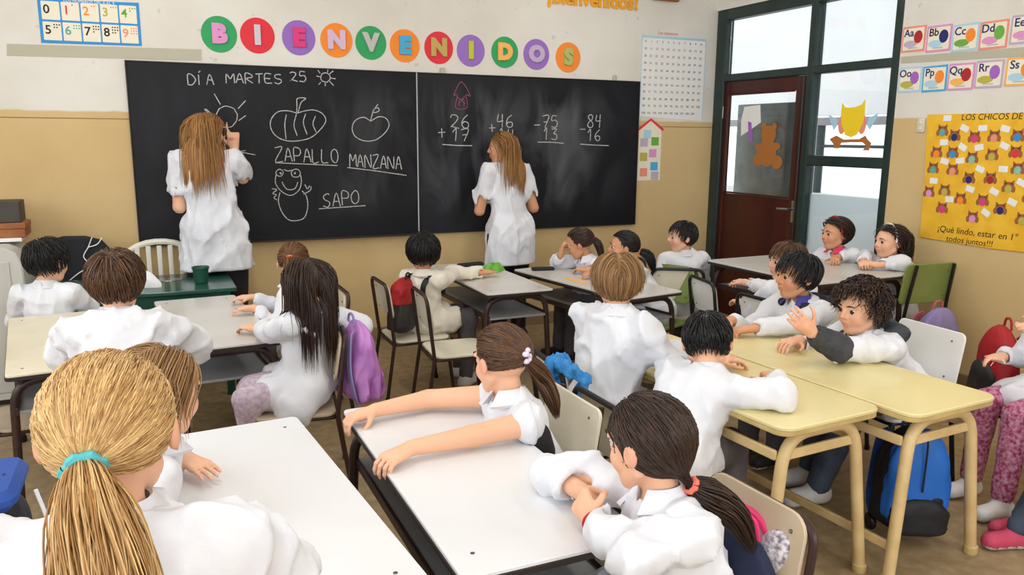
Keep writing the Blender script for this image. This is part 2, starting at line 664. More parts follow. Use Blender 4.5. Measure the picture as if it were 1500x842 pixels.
# chalk strokes on the boards, as (x, z) metres on the front wall
CHALK_LEFT = {
    'chalk_small_sun': [[(1.194,1.928),(1.19,1.914),(1.181,1.902),(1.168,1.895),(1.153,1.895),(1.14,1.901),(1.131,1.911),(1.129,1.925),(1.132,1.939),(1.142,1.951),(1.155,1.957),(1.17,1.958),(1.183,1.952),(1.191,1.941),(1.194,1.928)],[(1.1,1.934),(1.124,1.93)],[(1.127,1.893),(1.11,1.874)],[(1.16,1.888),(1.157,1.865)],[(1.19,1.902),(1.217,1.872)],[(1.197,1.924),(1.233,1.919)],[(1.19,1.953),(1.216,1.973)],[(1.125,1.951),(1.111,1.972)],[(1.177,1.962),(1.183,1.981)]],
    'chalk_big_sun': [[(0.562,1.648),(0.559,1.629),(0.551,1.612),(0.54,1.598),(0.525,1.586),(0.508,1.579),(0.491,1.577),(0.473,1.579),(0.458,1.586),(0.444,1.596),(0.435,1.611),(0.429,1.627),(0.428,1.645),(0.431,1.663),(0.439,1.68),(0.45,1.695),(0.465,1.706),(0.481,1.713),(0.499,1.716),(0.516,1.714),(0.532,1.707),(0.545,1.697),(0.555,1.682),(0.561,1.666),(0.562,1.648)],[(0.426,1.794),(0.458,1.727)],[(0.621,1.757),(0.57,1.702)],[(0.619,1.659),(0.571,1.621)],[(0.357,1.695),(0.433,1.615)],[(0.367,1.698),(0.431,1.631)],[(0.498,1.569),(0.53,1.522)],[(0.492,1.42),(0.486,1.422),(0.481,1.426),(0.476,1.432),(0.473,1.44),(0.471,1.449),(0.47,1.459),(0.472,1.47),(0.475,1.479),(0.479,1.487),(0.484,1.493),(0.49,1.497),(0.497,1.499),(0.503,1.497),(0.509,1.494)],[(0.429,1.42),(0.542,1.416),(0.664,1.396)],[(0.436,1.409),(0.604,1.423)]],
    'chalk_pumpkin': [[(0.953,1.678),(0.897,1.693),(0.826,1.684),(0.781,1.627),(0.781,1.564),(0.818,1.516),(0.888,1.491),(0.969,1.492),(1.051,1.518),(1.119,1.576),(1.154,1.633),(1.131,1.681),(1.075,1.703),(1.009,1.695),(0.953,1.678)],[(0.885,1.669),(0.869,1.597),(0.876,1.504)],[(0.952,1.67),(0.933,1.598),(0.951,1.525)],[(1.017,1.679),(0.998,1.615),(1.019,1.537)],[(1.081,1.661),(1.063,1.607),(1.082,1.551)],[(0.953,1.681),(0.96,1.734),(0.965,1.777),(1.021,1.782),(0.988,1.751),(0.964,1.681)]],
    'chalk_apple': [[(1.475,1.634),(1.424,1.657),(1.363,1.636),(1.34,1.578),(1.36,1.52),(1.428,1.49),(1.506,1.501),(1.577,1.547),(1.609,1.606),(1.589,1.653),(1.536,1.665),(1.475,1.634)],[(1.475,1.638),(1.494,1.705),(1.53,1.755)],[(1.494,1.711),(1.526,1.728),(1.541,1.709),(1.511,1.692),(1.49,1.701)]],
    'chalk_underline': [[(0.794,1.343),(1.226,1.317)],[(1.294,1.306),(1.518,1.277),(1.732,1.243)],[(1.081,1.012),(1.42,1.028)]],
    'chalk_frog': [[(0.845,1.271),(0.841,1.259),(0.832,1.25),(0.82,1.247),(0.808,1.25),(0.8,1.259),(0.797,1.272),(0.801,1.284),(0.81,1.292),(0.822,1.296),(0.834,1.292),(0.842,1.283),(0.845,1.271)],[(0.963,1.268),(0.958,1.254),(0.946,1.244),(0.931,1.24),(0.915,1.244),(0.905,1.255),(0.901,1.269),(0.906,1.283),(0.917,1.293),(0.933,1.296),(0.948,1.292),(0.959,1.282),(0.963,1.268)],[(0.832,1.27),(0.83,1.265),(0.825,1.265),(0.823,1.27),(0.825,1.274),(0.83,1.274),(0.832,1.27)],[(0.93,1.268),(0.928,1.264),(0.923,1.264),(0.92,1.268),(0.923,1.273),(0.928,1.273),(0.93,1.268)],[(0.798,1.259),(0.792,1.202),(0.825,1.144),(0.888,1.114),(0.946,1.149),(0.968,1.207),(0.962,1.256)],[(0.851,1.294),(0.879,1.284),(0.905,1.29)],[(0.836,1.209),(0.846,1.183),(0.873,1.156),(0.919,1.162),(0.944,1.207)],[(0.816,1.136),(0.806,1.078),(0.822,1.004),(0.864,0.947),(0.921,0.934),(0.979,0.957),(1.005,1.031),(0.998,1.107),(0.97,1.144)],[(0.762,1.161),(0.797,1.156),(0.767,1.132),(0.795,1.118),(0.775,1.099),(0.796,1.082)],[(0.978,1.121),(1.028,1.146),(1.032,1.173)],[(0.992,1.187),(1.007,1.157),(1.024,1.179)]],
}
CHALK_RIGHT = [[(1.986,1.557),(2.042,1.561)],[(2.013,1.588),(2.017,1.522)],[(2.02,1.47),(2.141,1.461),(2.26,1.461)],[(2.398,1.594),(2.45,1.596)],[(2.422,1.624),(2.426,1.565)],[(2.787,1.62),(2.835,1.625)],[(2.816,1.491),(2.939,1.49),(3.052,1.482)],[(3.198,1.592),(3.246,1.593)],[(3.201,1.474),(3.323,1.468),(3.471,1.462)]]
CHALK_PINK = [[(2.112,1.83),(2.175,1.93),(2.244,1.829),(2.21,1.836),(2.218,1.744),(2.126,1.742),(2.139,1.834),(2.112,1.83)],[(2.155,1.751),(2.156,1.8),(2.193,1.801),(2.193,1.752)],[(2.143,1.817),(2.206,1.771)],[(2.202,1.825),(2.147,1.766)]]
# ------------------------------------------------------------------ room shell
FW, RW, H3 = 5.754, 4.531, 3.3       # front wall y, right wall x, ceiling height
struct(MB().box(((-2.6 + RW) / 2, 1.6, -.05), (RW + 2.6, 8.6, .1)).build('floor', 'floor_terrazzo'))
struct(MB().box(((-2.6 + RW) / 2, 1.6, H3 + .05), (RW + 2.6, 8.6, .1)).build('ceiling', 'ceiling_paint'))
struct(MB().box(((-2.6 + RW + .15) / 2, FW + .075, H3 / 2), (RW + 2.75, .15, H3)).build('wall_front', 'wall_paint'))
struct(MB().box((RW + .075, (3.85 - 2.6) / 2, H3 / 2), (.15, 6.45, H3)).box((RW + .075, (3.85 + FW) / 2, (2.6 + H3) / 2), (.15, FW - 3.85, H3 - 2.6)).build('wall_right', 'wall_paint_side'))
wl = MB().box((-2.675, 1.6, .55), (.15, 8.7, 1.1)).box((-2.675, 1.6, 3.05), (.15, 8.7, .5))
for a, b in ((-2.7, -2.1), (-.3, .2), (2.0, 2.5), (4.3, 5.9)):
    wl.box((-2.675, (a + b) / 2, 1.95), (.15, b - a, 1.7))
struct(wl.build('wall_left', 'wall_paint_side'))
wb = MB().box((1.0, -2.675, .55), (7.3, .15, 1.1)).box((1.0, -2.675, 3.05), (7.3, .15, .5))
for a, b in ((-2.6, -1.6), (.4, 1.2), (3.2, 4.6)):
    wb.box(((a + b) / 2, -2.675, 1.95), (b - a, .15, 1.7))
struct(wb.build('wall_back', 'wall_paint_side'))
struct(MB().rbox((1.0, FW - .008, .05), (RW + 2.6, .016, .1), .003).build('baseboard_front', 'baseboard_brown'))
struct(MB().rbox((RW - .008, (3.85 - 2.6) / 2, .05), (.016, 6.45, .1), .003).build('baseboard_right', 'baseboard_brown'))

# ceiling lamps
lamp0 = None
for i, (x, y) in enumerate(LAMPS):
    t = thing('ceiling_lamp', 'white fluorescent ceiling lamp with two bare tubes', 'lamp', (x, y, H3), 0, 'fluorescent ceiling lamps')
    MB().rbox((0, 0, -.035), (.22, 1.3, .07), .01).build('housing', 'panel_white', t)
    for sx in (-.05, .05):
        MB().tube([(sx, -.6, -.09), (sx, .6, -.09)], .013, 8).build('lamp_tube', 'lamp_tube', t)
    area('lamp_light', (x, y, H3 - .12), (x, y, 0), .3, 1.3, LAMP_POWER, (1, .985, .95))

# ------------------------------------------------------------------ glazed partition with the door
wf = MB()
for y, w in ((5.69, .125), (4.64, .07), (3.885, .075)):
    wf.rbox((RW + .05, y, 1.30), (.09, w, 2.6), .006)
for z, h, a, b in ((2.555, .09, 3.85, 5.75), (2.035, .06, 3.85, 5.75), (1.37, .075, 3.85, 4.64), (.06, .12, 3.85, 4.64)):
    wf.rbox((RW + .05, (a + b) / 2, z), (.084, b - a, h), .006)
win = struct(wf.build('window_1', 'frame_green'))
for (a, b, c, d) in ((4.68, 5.625, 2.07, 2.51), (3.925, 4.605, 2.07, 2.51), (3.925, 4.605, 1.41, 2.005), (3.925, 4.605, .12, 1.33)):
    MB().box((RW + .06, (a + b) / 2, (c + d) / 2), (.005, b - a, d - c)).build('pane', 'glass', win)
MB().box((RW + .066, 4.265, .62), (.004, .68, 1.0)).build('frosted_film', 'frosted_film', win)
for y in (5.62, 4.69):
    MB().tube([(RW + .002, y, .02), (RW + .002, y, 2.0)], .006, 6).build('bead', 'frame_green', win)

dr = MB().rbox((RW + .05, 5.605, 1.0), (.045, .05, 2.0), .004).rbox((RW + .05, 4.735, 1.0), (.045, .115, 2.0), .004)
dr.rbox((RW + .05, 5.185, 1.95), (.045, .79, .105), .004).rbox((RW + .05, 5.185, .53), (.038, .79, 1.06), .004)
door = struct(dr.build('door_1', 'door_wood'))
MB().box((RW + .05, 5.185, 1.485), (.006, .79, .83)).build('door_pane', 'glass', door)
gl = MB()
for z in (1.072, 1.893):
    gl.rbox((RW + .022, 5.185, z), (.012, .79, .014), .003)
gl.build('glazing_bead', 'door_wood', door)
MB().tube([(RW + .03, 4.73, .99), (RW - .03, 4.73, .99), (RW - .035, 4.84, .985)], .009, 8).rbox((RW + .026, 4.73, .97), (.006, .035, .17), .002).build('door_handle', 'steel', door)
for z in (.35, 1.75):
    MB().tube([(RW + .018, 5.632, z - .05), (RW + .018, 5.632, z + .05)], .008, 8).build('hinge', 'steel', door)

# things fixed to the panes
pp = thing('taped_paper', 'white sheet with a purple strip taped on the door glass', 'paper', (RW + .04, 5.28, 1.68))
MB().panel([(-.12, -.13), (.05, -.05), (.11, -.02), (.09, .12), (-.10, .11), (-.13, .0)], .002, Matrix(((0, 0, -1, 0), (-1, 0, 0, 0), (0, 1, 0, 0), (0, 0, 0, 1))), .0005).build('sheet', 'paper_white', pp)
MB().panel([(-.02, -.17), (.03, -.18), (.00, -.02), (-.04, -.01)], .002, Matrix(((0, 0, -1, -.003), (-1, 0, 0, 0), (0, 1, 0, 0), (0, 0, 0, 1))), .0005).build('strip', 'paper_violet', pp)


def ell2(cx, cy, rx, ry, n=20, a0=0):
    return [(cx + rx * math.cos(2 * math.pi * i / n + a0), cy + ry * math.sin(2 * math.pi * i / n + a0)) for i in range(n)]


LOC = Matrix(((0, 0, -1, 0), (-1, 0, 0, 0), (0, 1, 0, 0), (0, 0, 0, 1)))
be = thing('bear_cutout', 'brown paper bear cut-out stuck on the door glass', 'decoration', (RW + .04, 5.07, 1.46))
b = MB()
for i, (cx, cy, rx, ry) in enumerate(((0, .10, .085, .075), (-.06, .165, .028, .028), (.06, .165, .028, .028), (0, -.04, .10, .115), (-.10, -.10, .062, .05), (.115, -.115, .06, .055), (-.10, .0, .045, .03), (.10, .01, .045, .03))):
    b.panel(ell2(cx, cy, rx, ry), .002, LOC @ T(0, 0, i * .0003), .0004)
b.build('cutout', 'paper_bear_brown', be)

ow = thing('owl_cutout', 'yellow paper owl on a brown branch stuck on the window pane', 'decoration', (RW + .045, 4.24, 1.655))
MB().panel([(-.10, .13), (-.075, .10), (-.03, .095), (.03, .10), (.075, .115), (.10, .15), (.105, .05), (.095, -.02), (.05, -.095), (0, -.11), (-.05, -.095), (-.09, -.02), (-.105, .05)], .003, LOC, .0006).build('owl_body', 'paper_owl_yellow', ow)
for sx in (-1, 1):
    MB().panel(ell2(sx * .09, -.02, .035, .07), .002, LOC @ T(0, 0, -.002), .0004).build('wing', 'paper_salmon', ow)
br = MB().panel([(-.19, -.125), (-.13, -.10), (-.06, -.128), (.08, -.124), (.13, -.10), (.15, -.125), (.185, -.15), (.17, -.20), (.12, -.20), (.15, -.17), (.11, -.145), (0, -.146), (-.08, -.15), (-.10, -.19), (-.14, -.19), (-.15, -.16)], .003, LOC @ T(0, 0, .002), .0006)
br.build('branch', 'paper_bear_brown', ow)
for sx in (-1, 1):
    MB().panel([(sx * .16, -.06), (sx * .20, .0), (sx * .22, .05), (sx * .14, .02), (sx * .135, -.03)][::sx], .002, LOC, .0004).build('leaf', 'paper_pale_blue', ow)

# ------------------------------------------------------------------ corridor beyond the glass
struct(MB().box((6.2, 5.6, -.05), (3.3, 9.0, .1)).build('floor_corridor', 'floor_terrazzo'))
cw = MB().box((7.3, 5.6, 2.95), (.2, 9, 2.3)).box((7.3, 5.6, .45), (.2, 9, .9)).box((7.3, 9.6, 1.35), (.2, 1.0, 1.0))
struct(cw.build('wall_corridor', 'corridor_white'))
wm = MB().rbox((7.19, 5.6, 1.73), (.06, 9, .09), .006)
struct(wm.build('trim_1', 'shelf_grey'))
w2 = MB()
for y in (5.2, 7.15, 9.1):
    w2.rbox((7.24, y, 1.3), (.05, .10, .82), .006)
w2.rbox((7.24, 6.2, 1.45), (.04, 1.9, .035), .004)
struct(w2.build('window_2', 'frame_green'))
cb = thing('corridor_board', 'grey-green board standing in the corridor behind the door glass', 'board', (4.93, 5.49, 0))
MB().rbox((0, 0, 1.33), (.03, .76, 1.0), .004).build('panel', 'corridor_board', cb)
for y in (-.34, .34):
    MB().tube([(0, y, 0), (0, y, .84)], .016, 8).build('leg', 'steel', cb)

# ------------------------------------------------------------------ blackboards
BY = FW - .03
for nm, x0, x1, lab in (('blackboard', -.097, 1.827, 'black chalkboard panel with chalk sun, pumpkin, apple and frog drawings'), ('blackboard', 1.833, 3.758, 'smudged black chalkboard panel with chalk sums beside the door end')):
    t = thing(nm, lab, 'blackboard', ((x0 + x1) / 2, FW, .80))
    w = x1 - x0
    t_l = (x0 + x1) / 2
    o = MB().rbox((t_l, FW - .014, 1.394), (w - .006, .028, 1.18), .003).build('writing_surface', 'blackboard_paint', t)
    o.location = (-t_l, -FW, -.80)
    fr = MB()
    for xx in (x0, x1):
        fr.rbox((xx - t_l + (.004 if xx == x0 else -.004), -.017, .594), (.008, .034, 1.19), .002)
    for zz in (.004, 1.184):
        fr.rbox((0, -.017, zz), (w, .034, .008), .002)
    fr.build('frame', 'dark_edge' if x0 < 0 else 'black_tube', t)
    if x0 < 0:
        MB().rbox((x1 - t_l - .003, -.022, .594), (.010, .03, 1.18), .002).build('divider', 'board_frame', t)
        MB().rbox((.3, -.045, .004), (1.3, .06, .012), .003).build('chalk_tray', 'dark_edge', t)
        LB = (t, t_l)
    else:
        RB = (t, t_l)

GLY = {
    'A': [[(0, 0), (.3, 1), (.6, 0)], [(.12, .38), (.5, .38)]], 'D': [[(0, 0), (0, 1), (.35, .95), (.6, .6), (.55, .25), (.3, 0), (0, 0)]],
    'I': [[(.15, 0), (.15, 1)]], 'Í': [[(.15, 0), (.15, .9)], [(.15, 1.1), (.3, 1.35)]], 'M': [[(0, 0), (.06, 1), (.33, .4), (.6, 1), (.66, 0)]],
    'R': [[(0, 0), (0, 1), (.45, .95), (.5, .65), (.05, .5), (.55, 0)]], 'T': [[(0, 1), (.6, 1)], [(.3, 1), (.3, 0)]],
    'E': [[(.5, 1), (0, 1), (0, 0), (.52, 0)], [(0, .52), (.42, .52)]], 'S': [[(.52, .9), (.3, 1), (.05, .85), (.1, .6), (.45, .42), (.52, .18), (.3, 0), (0, .1)]],
    'Z': [[(0, 1), (.58, 1), (0, 0), (.62, 0)]], 'P': [[(0, 0), (0, 1), (.45, .97), (.52, .7), (.4, .5), (0, .48)]], 'L': [[(0, 1), (0, 0), (.5, 0)]],
    'O': [[(.3, 1), (.06, .8), (0, .45), (.12, .1), (.35, 0), (.56, .2), (.6, .6), (.48, .92), (.3, 1)]], 'N': [[(0, 0), (.02, 1), (.55, 0), (.58, 1)]],
    '1': [[(.12, .72), (.36, 1), (.34, 0)]], '2': [[(.04, .75), (.15, .97), (.42, .97), (.52, .72), (.35, .4), (.02, .02), (.16, .1), (.6, 0)]],
    '3': [[(.06, .95), (.5, .95), (.22, .58), (.5, .45), (.5, .15), (.28, 0), (.02, .1)]], '4': [[(.12, 1), (.05, .5), (.5, .52)], [(.46, 1), (.42, 0)]],
    '5': [[(.5, 1), (.1, 1), (.08, .58), (.38, .6), (.54, .35), (.4, .05), (.02, .05)]], '6': [[(.45, 1), (.15, .7), (.04, .3), (.2, 0), (.46, .08), (.48, .36), (.25, .46), (.06, .3)]],
    '7': [[(.02, .95), (.55, 1), (.22, 0)], [(.1, .48), (.5, .52)]], '8': [[(.5, .85), (.28, 1), (.06, .84), (.2, .58), (.46, .4), (.5, .14), (.26, 0), (.04, .15), (.12, .42), (.4, .62), (.5, .85)]]}


def chalk_line(mb, pts, r=.0048):
    P = [Vector((x + random.uniform(-.002, .002), BY - .0005, z + random.uniform(-.002, .002))) for x, z in pts]
    if len(P) > 2:
        P = spline(P, 4)
    for p in P:
        p.y = BY
    mb.ribbon(P, r * 1.3, .0016, (0, 1, 0))


def chalk_word(txt, a, b, h, par, r=.0045, skip=()):
    """letters spread from a to b (x, z on the wall), height h"""
    mb = MB()
    n = len(txt)
    for i, c in enumerate(txt):
        if c == ' ' or i in skip:
            continue
        u = i / n
        x0, z0 = a[0] + (b[0] - a[0]) * u, a[1] + (b[1] - a[1]) * u
        wd = abs(b[0] - a[0]) / n * .80 / .6
        for st in GLY[c]:
            chalk_line(mb, [(x0 + px * wd, z0 + pz * h + random.uniform(-.003, .003)) for px, pz in st], r)
    t, tx = par
    o = mb.build('chalk_word', 'chalk', t)
    o.location = (-tx, -FW, -.80)


for w, a, b, h in (('DÍA', (.268, 1.849), (.438, 1.858), .066), ('MARTES', (.503, 1.866), (.880, 1.878), .062), ('25', (.917, 1.894), (1.045, 1.895), .062), ('ZAPALLO', (.795, 1.350), (1.245, 1.338), .092), ('MANZANA', (1.311, 1.312), (1.71, 1.285), .088), ('SAPO', (1.115, 1.025), (1.385, 1.047), .095)):
    chalk_word(w, a, b, h, LB, .0048)
for nm, ss in CHALK_LEFT.items():
    mb = MB()
    for st in ss:
        chalk_line(mb, st, .0046)
    o = mb.build(nm, 'chalk', LB[0])
    o.location = (-LB[1], -FW, -.80)
for w, a, b, h in (('26', (2.079, 1.592), (2.26, 1.594), .098), ('17', (2.089, 1.496), (2.25, 1.498), .09), ('46', (2.463, 1.600), (2.62, 1.602), .096), ('14', (2.47, 1.502), (2.63, 1.502), .085), ('75', (2.856, 1.605), (3.01, 1.606), .092), ('13', (2.858, 1.508), (3.01, 1.508), .09), ('84', (3.265, 1.610), (3.41, 1.611), .1), ('16', (3.261, 1.501), (3.41, 1.502), .092)):
    chalk_word(w, a, b, h, RB, .0052)
mb = MB()
for st in CHALK_RIGHT + [[(2.41, 1.47), (2.55, 1.467), (2.66, 1.466)]]:
    chalk_line(mb, st, .0055)
o = mb.build('chalk_signs', 'chalk', RB[0])
o.location = (-RB[1], -FW, -.80)
mb = MB()
for st in CHALK_PINK:
    chalk_line(mb, st, .004)
o = mb.build('chalk_house', 'chalk_pink', RB[0])
o.location = (-RB[1], -FW, -.80)
for x in (2.03, 3.52):
    o = MB().rbox((x, FW - .012, 2.005), (.035, .024, .05), .004).build('bracket', 'paper_tape', RB[0])
    o.location = (-RB[1], -FW, -.80)

# ------------------------------------------------------------------ things on the front wall
DISCS = [('B', .480, 2.179, 'green', 'pink'), ('I', .723, 2.184, 'red', 'silver'), ('E', .995, 2.185, 'purple', 'magenta'), ('N', 1.253, 2.182, 'orange', 'lilac'), ('V', 1.498, 2.178, 'green', 'grey_silver'), ('E', 1.747, 2.171, 'orange', 'sky'), ('N', 2.007, 2.170, 'red', 'gold'), ('I', 2.261, 2.162, 'purple', 'lime'), ('D', 2.540, 2.164, 'green', 'peach'), ('O', 2.809, 2.161, 'purple', 'pale_lilac'), ('S', 3.090, 2.151, 'orange', 'sage')]
for ch, x, z, c1, c2 in DISCS:
    t = thing('letter_disc', '%s paper disc with a chunky %s foam letter %s above the blackboard' % (c1, c2.replace('_', ' '), ch), 'wall letter', (x, FW, z), 0, 'welcome letters above the blackboard')
    MB().panel(ell2(0, 0, .112, .116, 40), .004, FRONT(0, 0, 0), .001).build('disc', 'paper_' + c1, t)
    vs, fs = text_geo(ch, .158, FRONT(0, -.002, -.008), .006, .0092, .003)
    MB().add(vs, fs).build('foam_letter', 'paper_' + c2, t)

t = thing('number_poster', 'white and blue number chart from 0 to 9 beside the blackboard', 'poster', (-.268, FW, 2.205))
MB().panel([(-.279, -.135), (.279, -.125), (.279, .138), (-.279, .122)], .003, FRONT(0, 0, 0), .0006).build('sheet', 'paper_blue', t)
cols = ('black', 'red', 'orange', 'olive', 'leaf', 'black', 'teal', 'black', 'black', 'salmon')
for i in range(10):
    cx, cz = -.213 + (i % 5) * .1065, (.058 if i < 5 else -.062) - (i % 5) * -.001
    cell = MB().panel(rrect(.098, .108, .003, 1), .0015, FRONT(cx, cz, -.003), .0004).build('cell', 'paper_cream', t)
    vs, fs = text_geo(str(i), .072, FRONT(cx - .022, cz + .005, -.0052), .0005, .001)
    MB().add(vs, fs).build('numeral', 'paper_' + cols[i], cell)
    dm = MB()
    for k in range(i):
        dm.panel(ell2(cx + .012 + (k % 3) * .014, cz + .038 - (k // 3) * .016, .0045, .0045, 8), .0012, FRONT(0, 0, -.0045), .0003)
    if i:
        dm.build('dots', 'paper_' + cols[i], cell)
vs, fs = text_geo('LOS NÚMEROS DEL 0 AL 9', .024, FRONT(0, .122, -.0036), .0004)
MB().add(vs, fs).build('title', 'paper_white', t)
tag(MB().panel([(-.735, 1.986), (.362, 2.006), (.366, 2.078), (-.728, 2.056)], .0025, FRONT(0, 0), .0006).build('paper_strip', 'paper_tape'), 'faded grey paper strip under the number chart', 'paper strip')

t = thing('number_grid_poster', 'tall white chart printed with rows of small numbers by the door', 'poster', (4.10, FW, 2.02))
MB().panel([(-.325, -.312), (.335, -.346), (.327, .337), (-.327, .337)], .003, FRONT(0, 0, 0), .0006).build('sheet', 'paper_white', t)
fb = MB()
for x in (-.322, .326):
    fb.rbox((x, -.004, 0), (.008, .002, .66), .0006)
fb.rbox((0, -.004, .333), (.65, .002, .018), .0006)
fb.build('border', 'paper_pale_blue', t)
g = MB()
for r in range(11):
    for c in range(11):
        if r * 10 + c > 109:
            continue
        vs, fs = text_geo(str(r * 10 + c), .026, FRONT(-.285 + c * .056, .295 - r * .058, -.0035), .0003)
        g.add(vs, fs)
g.build('printed_numbers', 'paper_black', t)
vs, fs = text_geo('Los números', .038, FRONT(-.07, .368, -.004), .0006)
MB().add(vs, fs).build('heading', 'paper_salmon', t)

t = thing('house_calendar', 'paper house chart with red roof and coloured squares below number grid', 'poster', (3.895, FW, 1.17))
MB().panel([(-.115, 0), (.115, 0), (.115, .44), (0, .505), (-.112, .44)], .003, FRONT(0, 0, 0), .0006).build('sheet', 'paper_cream', t)
MB().ribbon([(-.125, -.005, .425), (0, -.005, .512), (.13, -.005, .425)], .02, .003, (0, 1, 0)).build('roof', 'paper_red', t)
for k, (cx, cz, cc) in enumerate(((-.03, .39, 'pale_blue'), (-.06, .32, 'pale_lilac'), (.05, .33, 'leaf'), (-.06, .20, 'olive'), (.03, .23, 'pink'), (.05, .12, 'sky'), (-.055, .07, 'salmon'), (.06, .04, 'pale_lilac'))):
    MB().panel(rrect(.075, .07, .004, 1), .0015, FRONT(cx, cz, -.003), .0004).build('picture_square', 'paper_' + cc, t)

t = thing('welcome_sign', 'orange cut-out word Bienvenidos high above the blackboard', 'sign', (3.31, FW, 2.60))
vs, fs = text_geo('¡Bienvenidos!', .155, FRONT(0, 0, -.006), .003, .006)
MB().add(vs, fs).build('lettering', 'paper_sign_orange', t)
tag(MB().rbox((3.98, FW - .02, 2.68), (.26, .04, .075), .005).build('wooden_ledge', 'paper_brown'), 'short brown wooden ledge high on the wall by the corner', 'ledge')

# ------------------------------------------------------------------ things on the right wall
CARDS = [('Aa', 3.757, 2.165, 'salmon', 'crimson', 'pale_lilac'), ('Bb', 3.575, 2.150, 'pink', 'navy', 'pale_blue'), ('Cc', 3.395, 2.137, 'pale_blue', 'orange', 'leaf'), ('Dd', 3.216, 2.133, 'salmon', 'leaf', 'pink'), ('Ee', 3.03, 2.145, 'pale_lilac', 'orange', 'pink'), ('Oo', 3.755, 1.912, 'pale_blue', 'violet', 'olive'), ('Pp', 3.575, 1.907, 'sky', 'orange', 'pale_blue'), ('Qq', 3.395, 1.908, 'pink', 'crimson', 'peach'), ('Rr', 3.216, 1.911, 'pale_lilac', 'violet', 'olive'), ('Ss', 3.03, 1.914, 'peach', 'orange', 'pale_blue')]
for ch, y, z, c1, c2, c3 in CARDS:
    t = thing('alphabet_card', '%s alphabet card with letters %s on the wall above the yellow poster' % (c1.replace('_', ' '), ch), 'card', (RW, y, z), 0, 'alphabet cards on the right wall')
    Z0 = Matrix(((0, 0, -1, 0), (-1, 0, 0, 0), (0, 1, 0, 0), (0, 0, 0, 1)))
    MB().panel(rrect(.174, .160, .004, 1), .003, Z0 @ Matrix.Rotation(random.uniform(-.03, .03), 4, 'Z'), .0006).build('card', 'paper_' + c1, t)
    MB().panel(rrect(.15, .135, .004, 1), .0012, Z0 @ T(0, 0, .003), .0003).build('inner_field', 'paper_cream', t)
    vs, fs = text_geo(ch, .066, Z0 @ T(-.035, .038, .0048), .0005, .001)
    MB().add(vs, fs).build('letters', 'paper_navy' if c2 != 'navy' else 'paper_black', t)
    MB().panel(ell2(.035, .01, .032, .04, 14, .4), .002, Z0 @ T(0, 0, .0035), .0004).build('picture', 'paper_' + c2, t)
    MB().panel(ell2(-.02, -.03, .05, .022, 14), .0015, Z0 @ T(0, 0, .0038), .0004).build('picture', 'paper_' + c3, t)
    MB().panel(rrect(.07, .008, .002, 1), .001, Z0 @ T(0, -.056, .0045), .0002).build('caption', 'paper_grey_silver', t)
tag(MB().panel([(-3.84, 2.020), (-2.4, 1.975), (-2.4, 2.035), (-3.84, 2.062)], .002, RIGHT(0, 0), .0005).build('paper_strip', 'paper_tape'), 'faded grey paper strip between the two rows of alphabet cards', 'paper strip')

PO = thing('class_poster', 'large yellow poster with owl figures and name tags, titled Los chicos de 1', 'poster', (RW - .004, 3.58, .91))
Z0 = Matrix(((0, 0, -1, 0), (-1, 0, 0, 0), (0, 1, 0, 0), (0, 0, 0, 1)))
MB().panel([(.02, 0), (.5, -.012), (1.02, .0), (1.30, .01), (1.31, .77), (.65, .775), (-.014, .777), (.01, .4)], .004, Z0, .001).build('sheet', 'poster_yellow', PO)
SX, SZ = .69 / 560.0, .775 / 700.0


def pq(u, v):
    """poster drawing coordinates: u to the right, v down from the top edge"""
    return u * SX, .777 - v * SZ


FIGS = [(85, 95, 'teal'), (155, 122, 'navy'), (262, 130, 'magenta'), (362, 125, 'salmon'), (475, 122, 'blue'), (65, 215, 'orange'), (155, 215, 'blue'), (262, 240, 'mint'), (362, 222, 'olive'), (475, 205, 'red'), (55, 305, 'teal'), (165, 308, 'salmon'), (258, 350, 'navy'), (368, 345, 'crimson'), (495, 288, 'mint'), (462, 385, 'olive'), (45, 440, 'pink'), (133, 425, 'olive'), (225, 465, 'orange'), (342, 465, 'magenta'), (435, 502, 'navy'), (130, 525, 'magenta'), (300, 560, 'pink'), (545, 545, 'olive'), (575, 110, 'mint'), (590, 215, 'brown'), (590, 315, 'crimson'), (565, 430, 'mint')]
random.seed(5)
for k in range(14):
    FIGS.append((670 + (k % 4) * 110 + random.uniform(-15, 15), 110 + (k // 4) * 115 + random.uniform(-15, 15), random.choice(['teal', 'salmon', 'navy', 'magenta', 'olive', 'orange'])))
for u, v, c in FIGS:
    x, y = pq(u, v)
    f = MB()
    f.panel(ell2(x, y + .004, .030, .030, 12), .002, Z0 @ T(0, 0, .004), .0004)
    for sx in (-1, 1):
        f.panel([(x + sx * .03, y + .045), (x + sx * .008, y + .028), (x + sx * .03, y + .012)][::-sx], .002, Z0 @ T(0, 0, .004), .0003)
        f.panel(ell2(x + sx * .03, y - .008, .012, .02, 8), .002, Z0 @ T(0, 0, .0042), .0003)
    fo = f.build('owl_figure', 'paper_brown', PO)
    MB().panel(ell2(x, y - .006, .021, .023, 10), .0015, Z0 @ T(0, 0, .006), .0003).build('owl_belly', 'paper_' + c, fo)
for u, v, a in ((105, 22, 0), (205, 78, -25), (300, 78, 5), (412, 82, -15), (530, 62, -15), (100, 155, 0), (292, 180, 10), (418, 170, -25), (535, 160, -20), (115, 260, -15), (200, 255, 10), (310, 295, -20), (425, 290, 0), (520, 355, -25), (65, 372, 0), (270, 405, -15), (395, 410, -25), (165, 470, 5), (365, 525, -30), (488, 458, -20), (205, 180, -30), (570, 240, -20), (640, 70, 0), (640, 180, 10), (650, 300, -10), (760, 170, 0)):
    x, y = pq(u, v)
    MB().panel(rrect(.056, .036, .003, 1), .0012, Z0 @ T(x, y, .0045) @ Matrix.Rotation(math.radians(a), 4, 'Z'), .0003).build('name_tag', 'paper_white', PO)
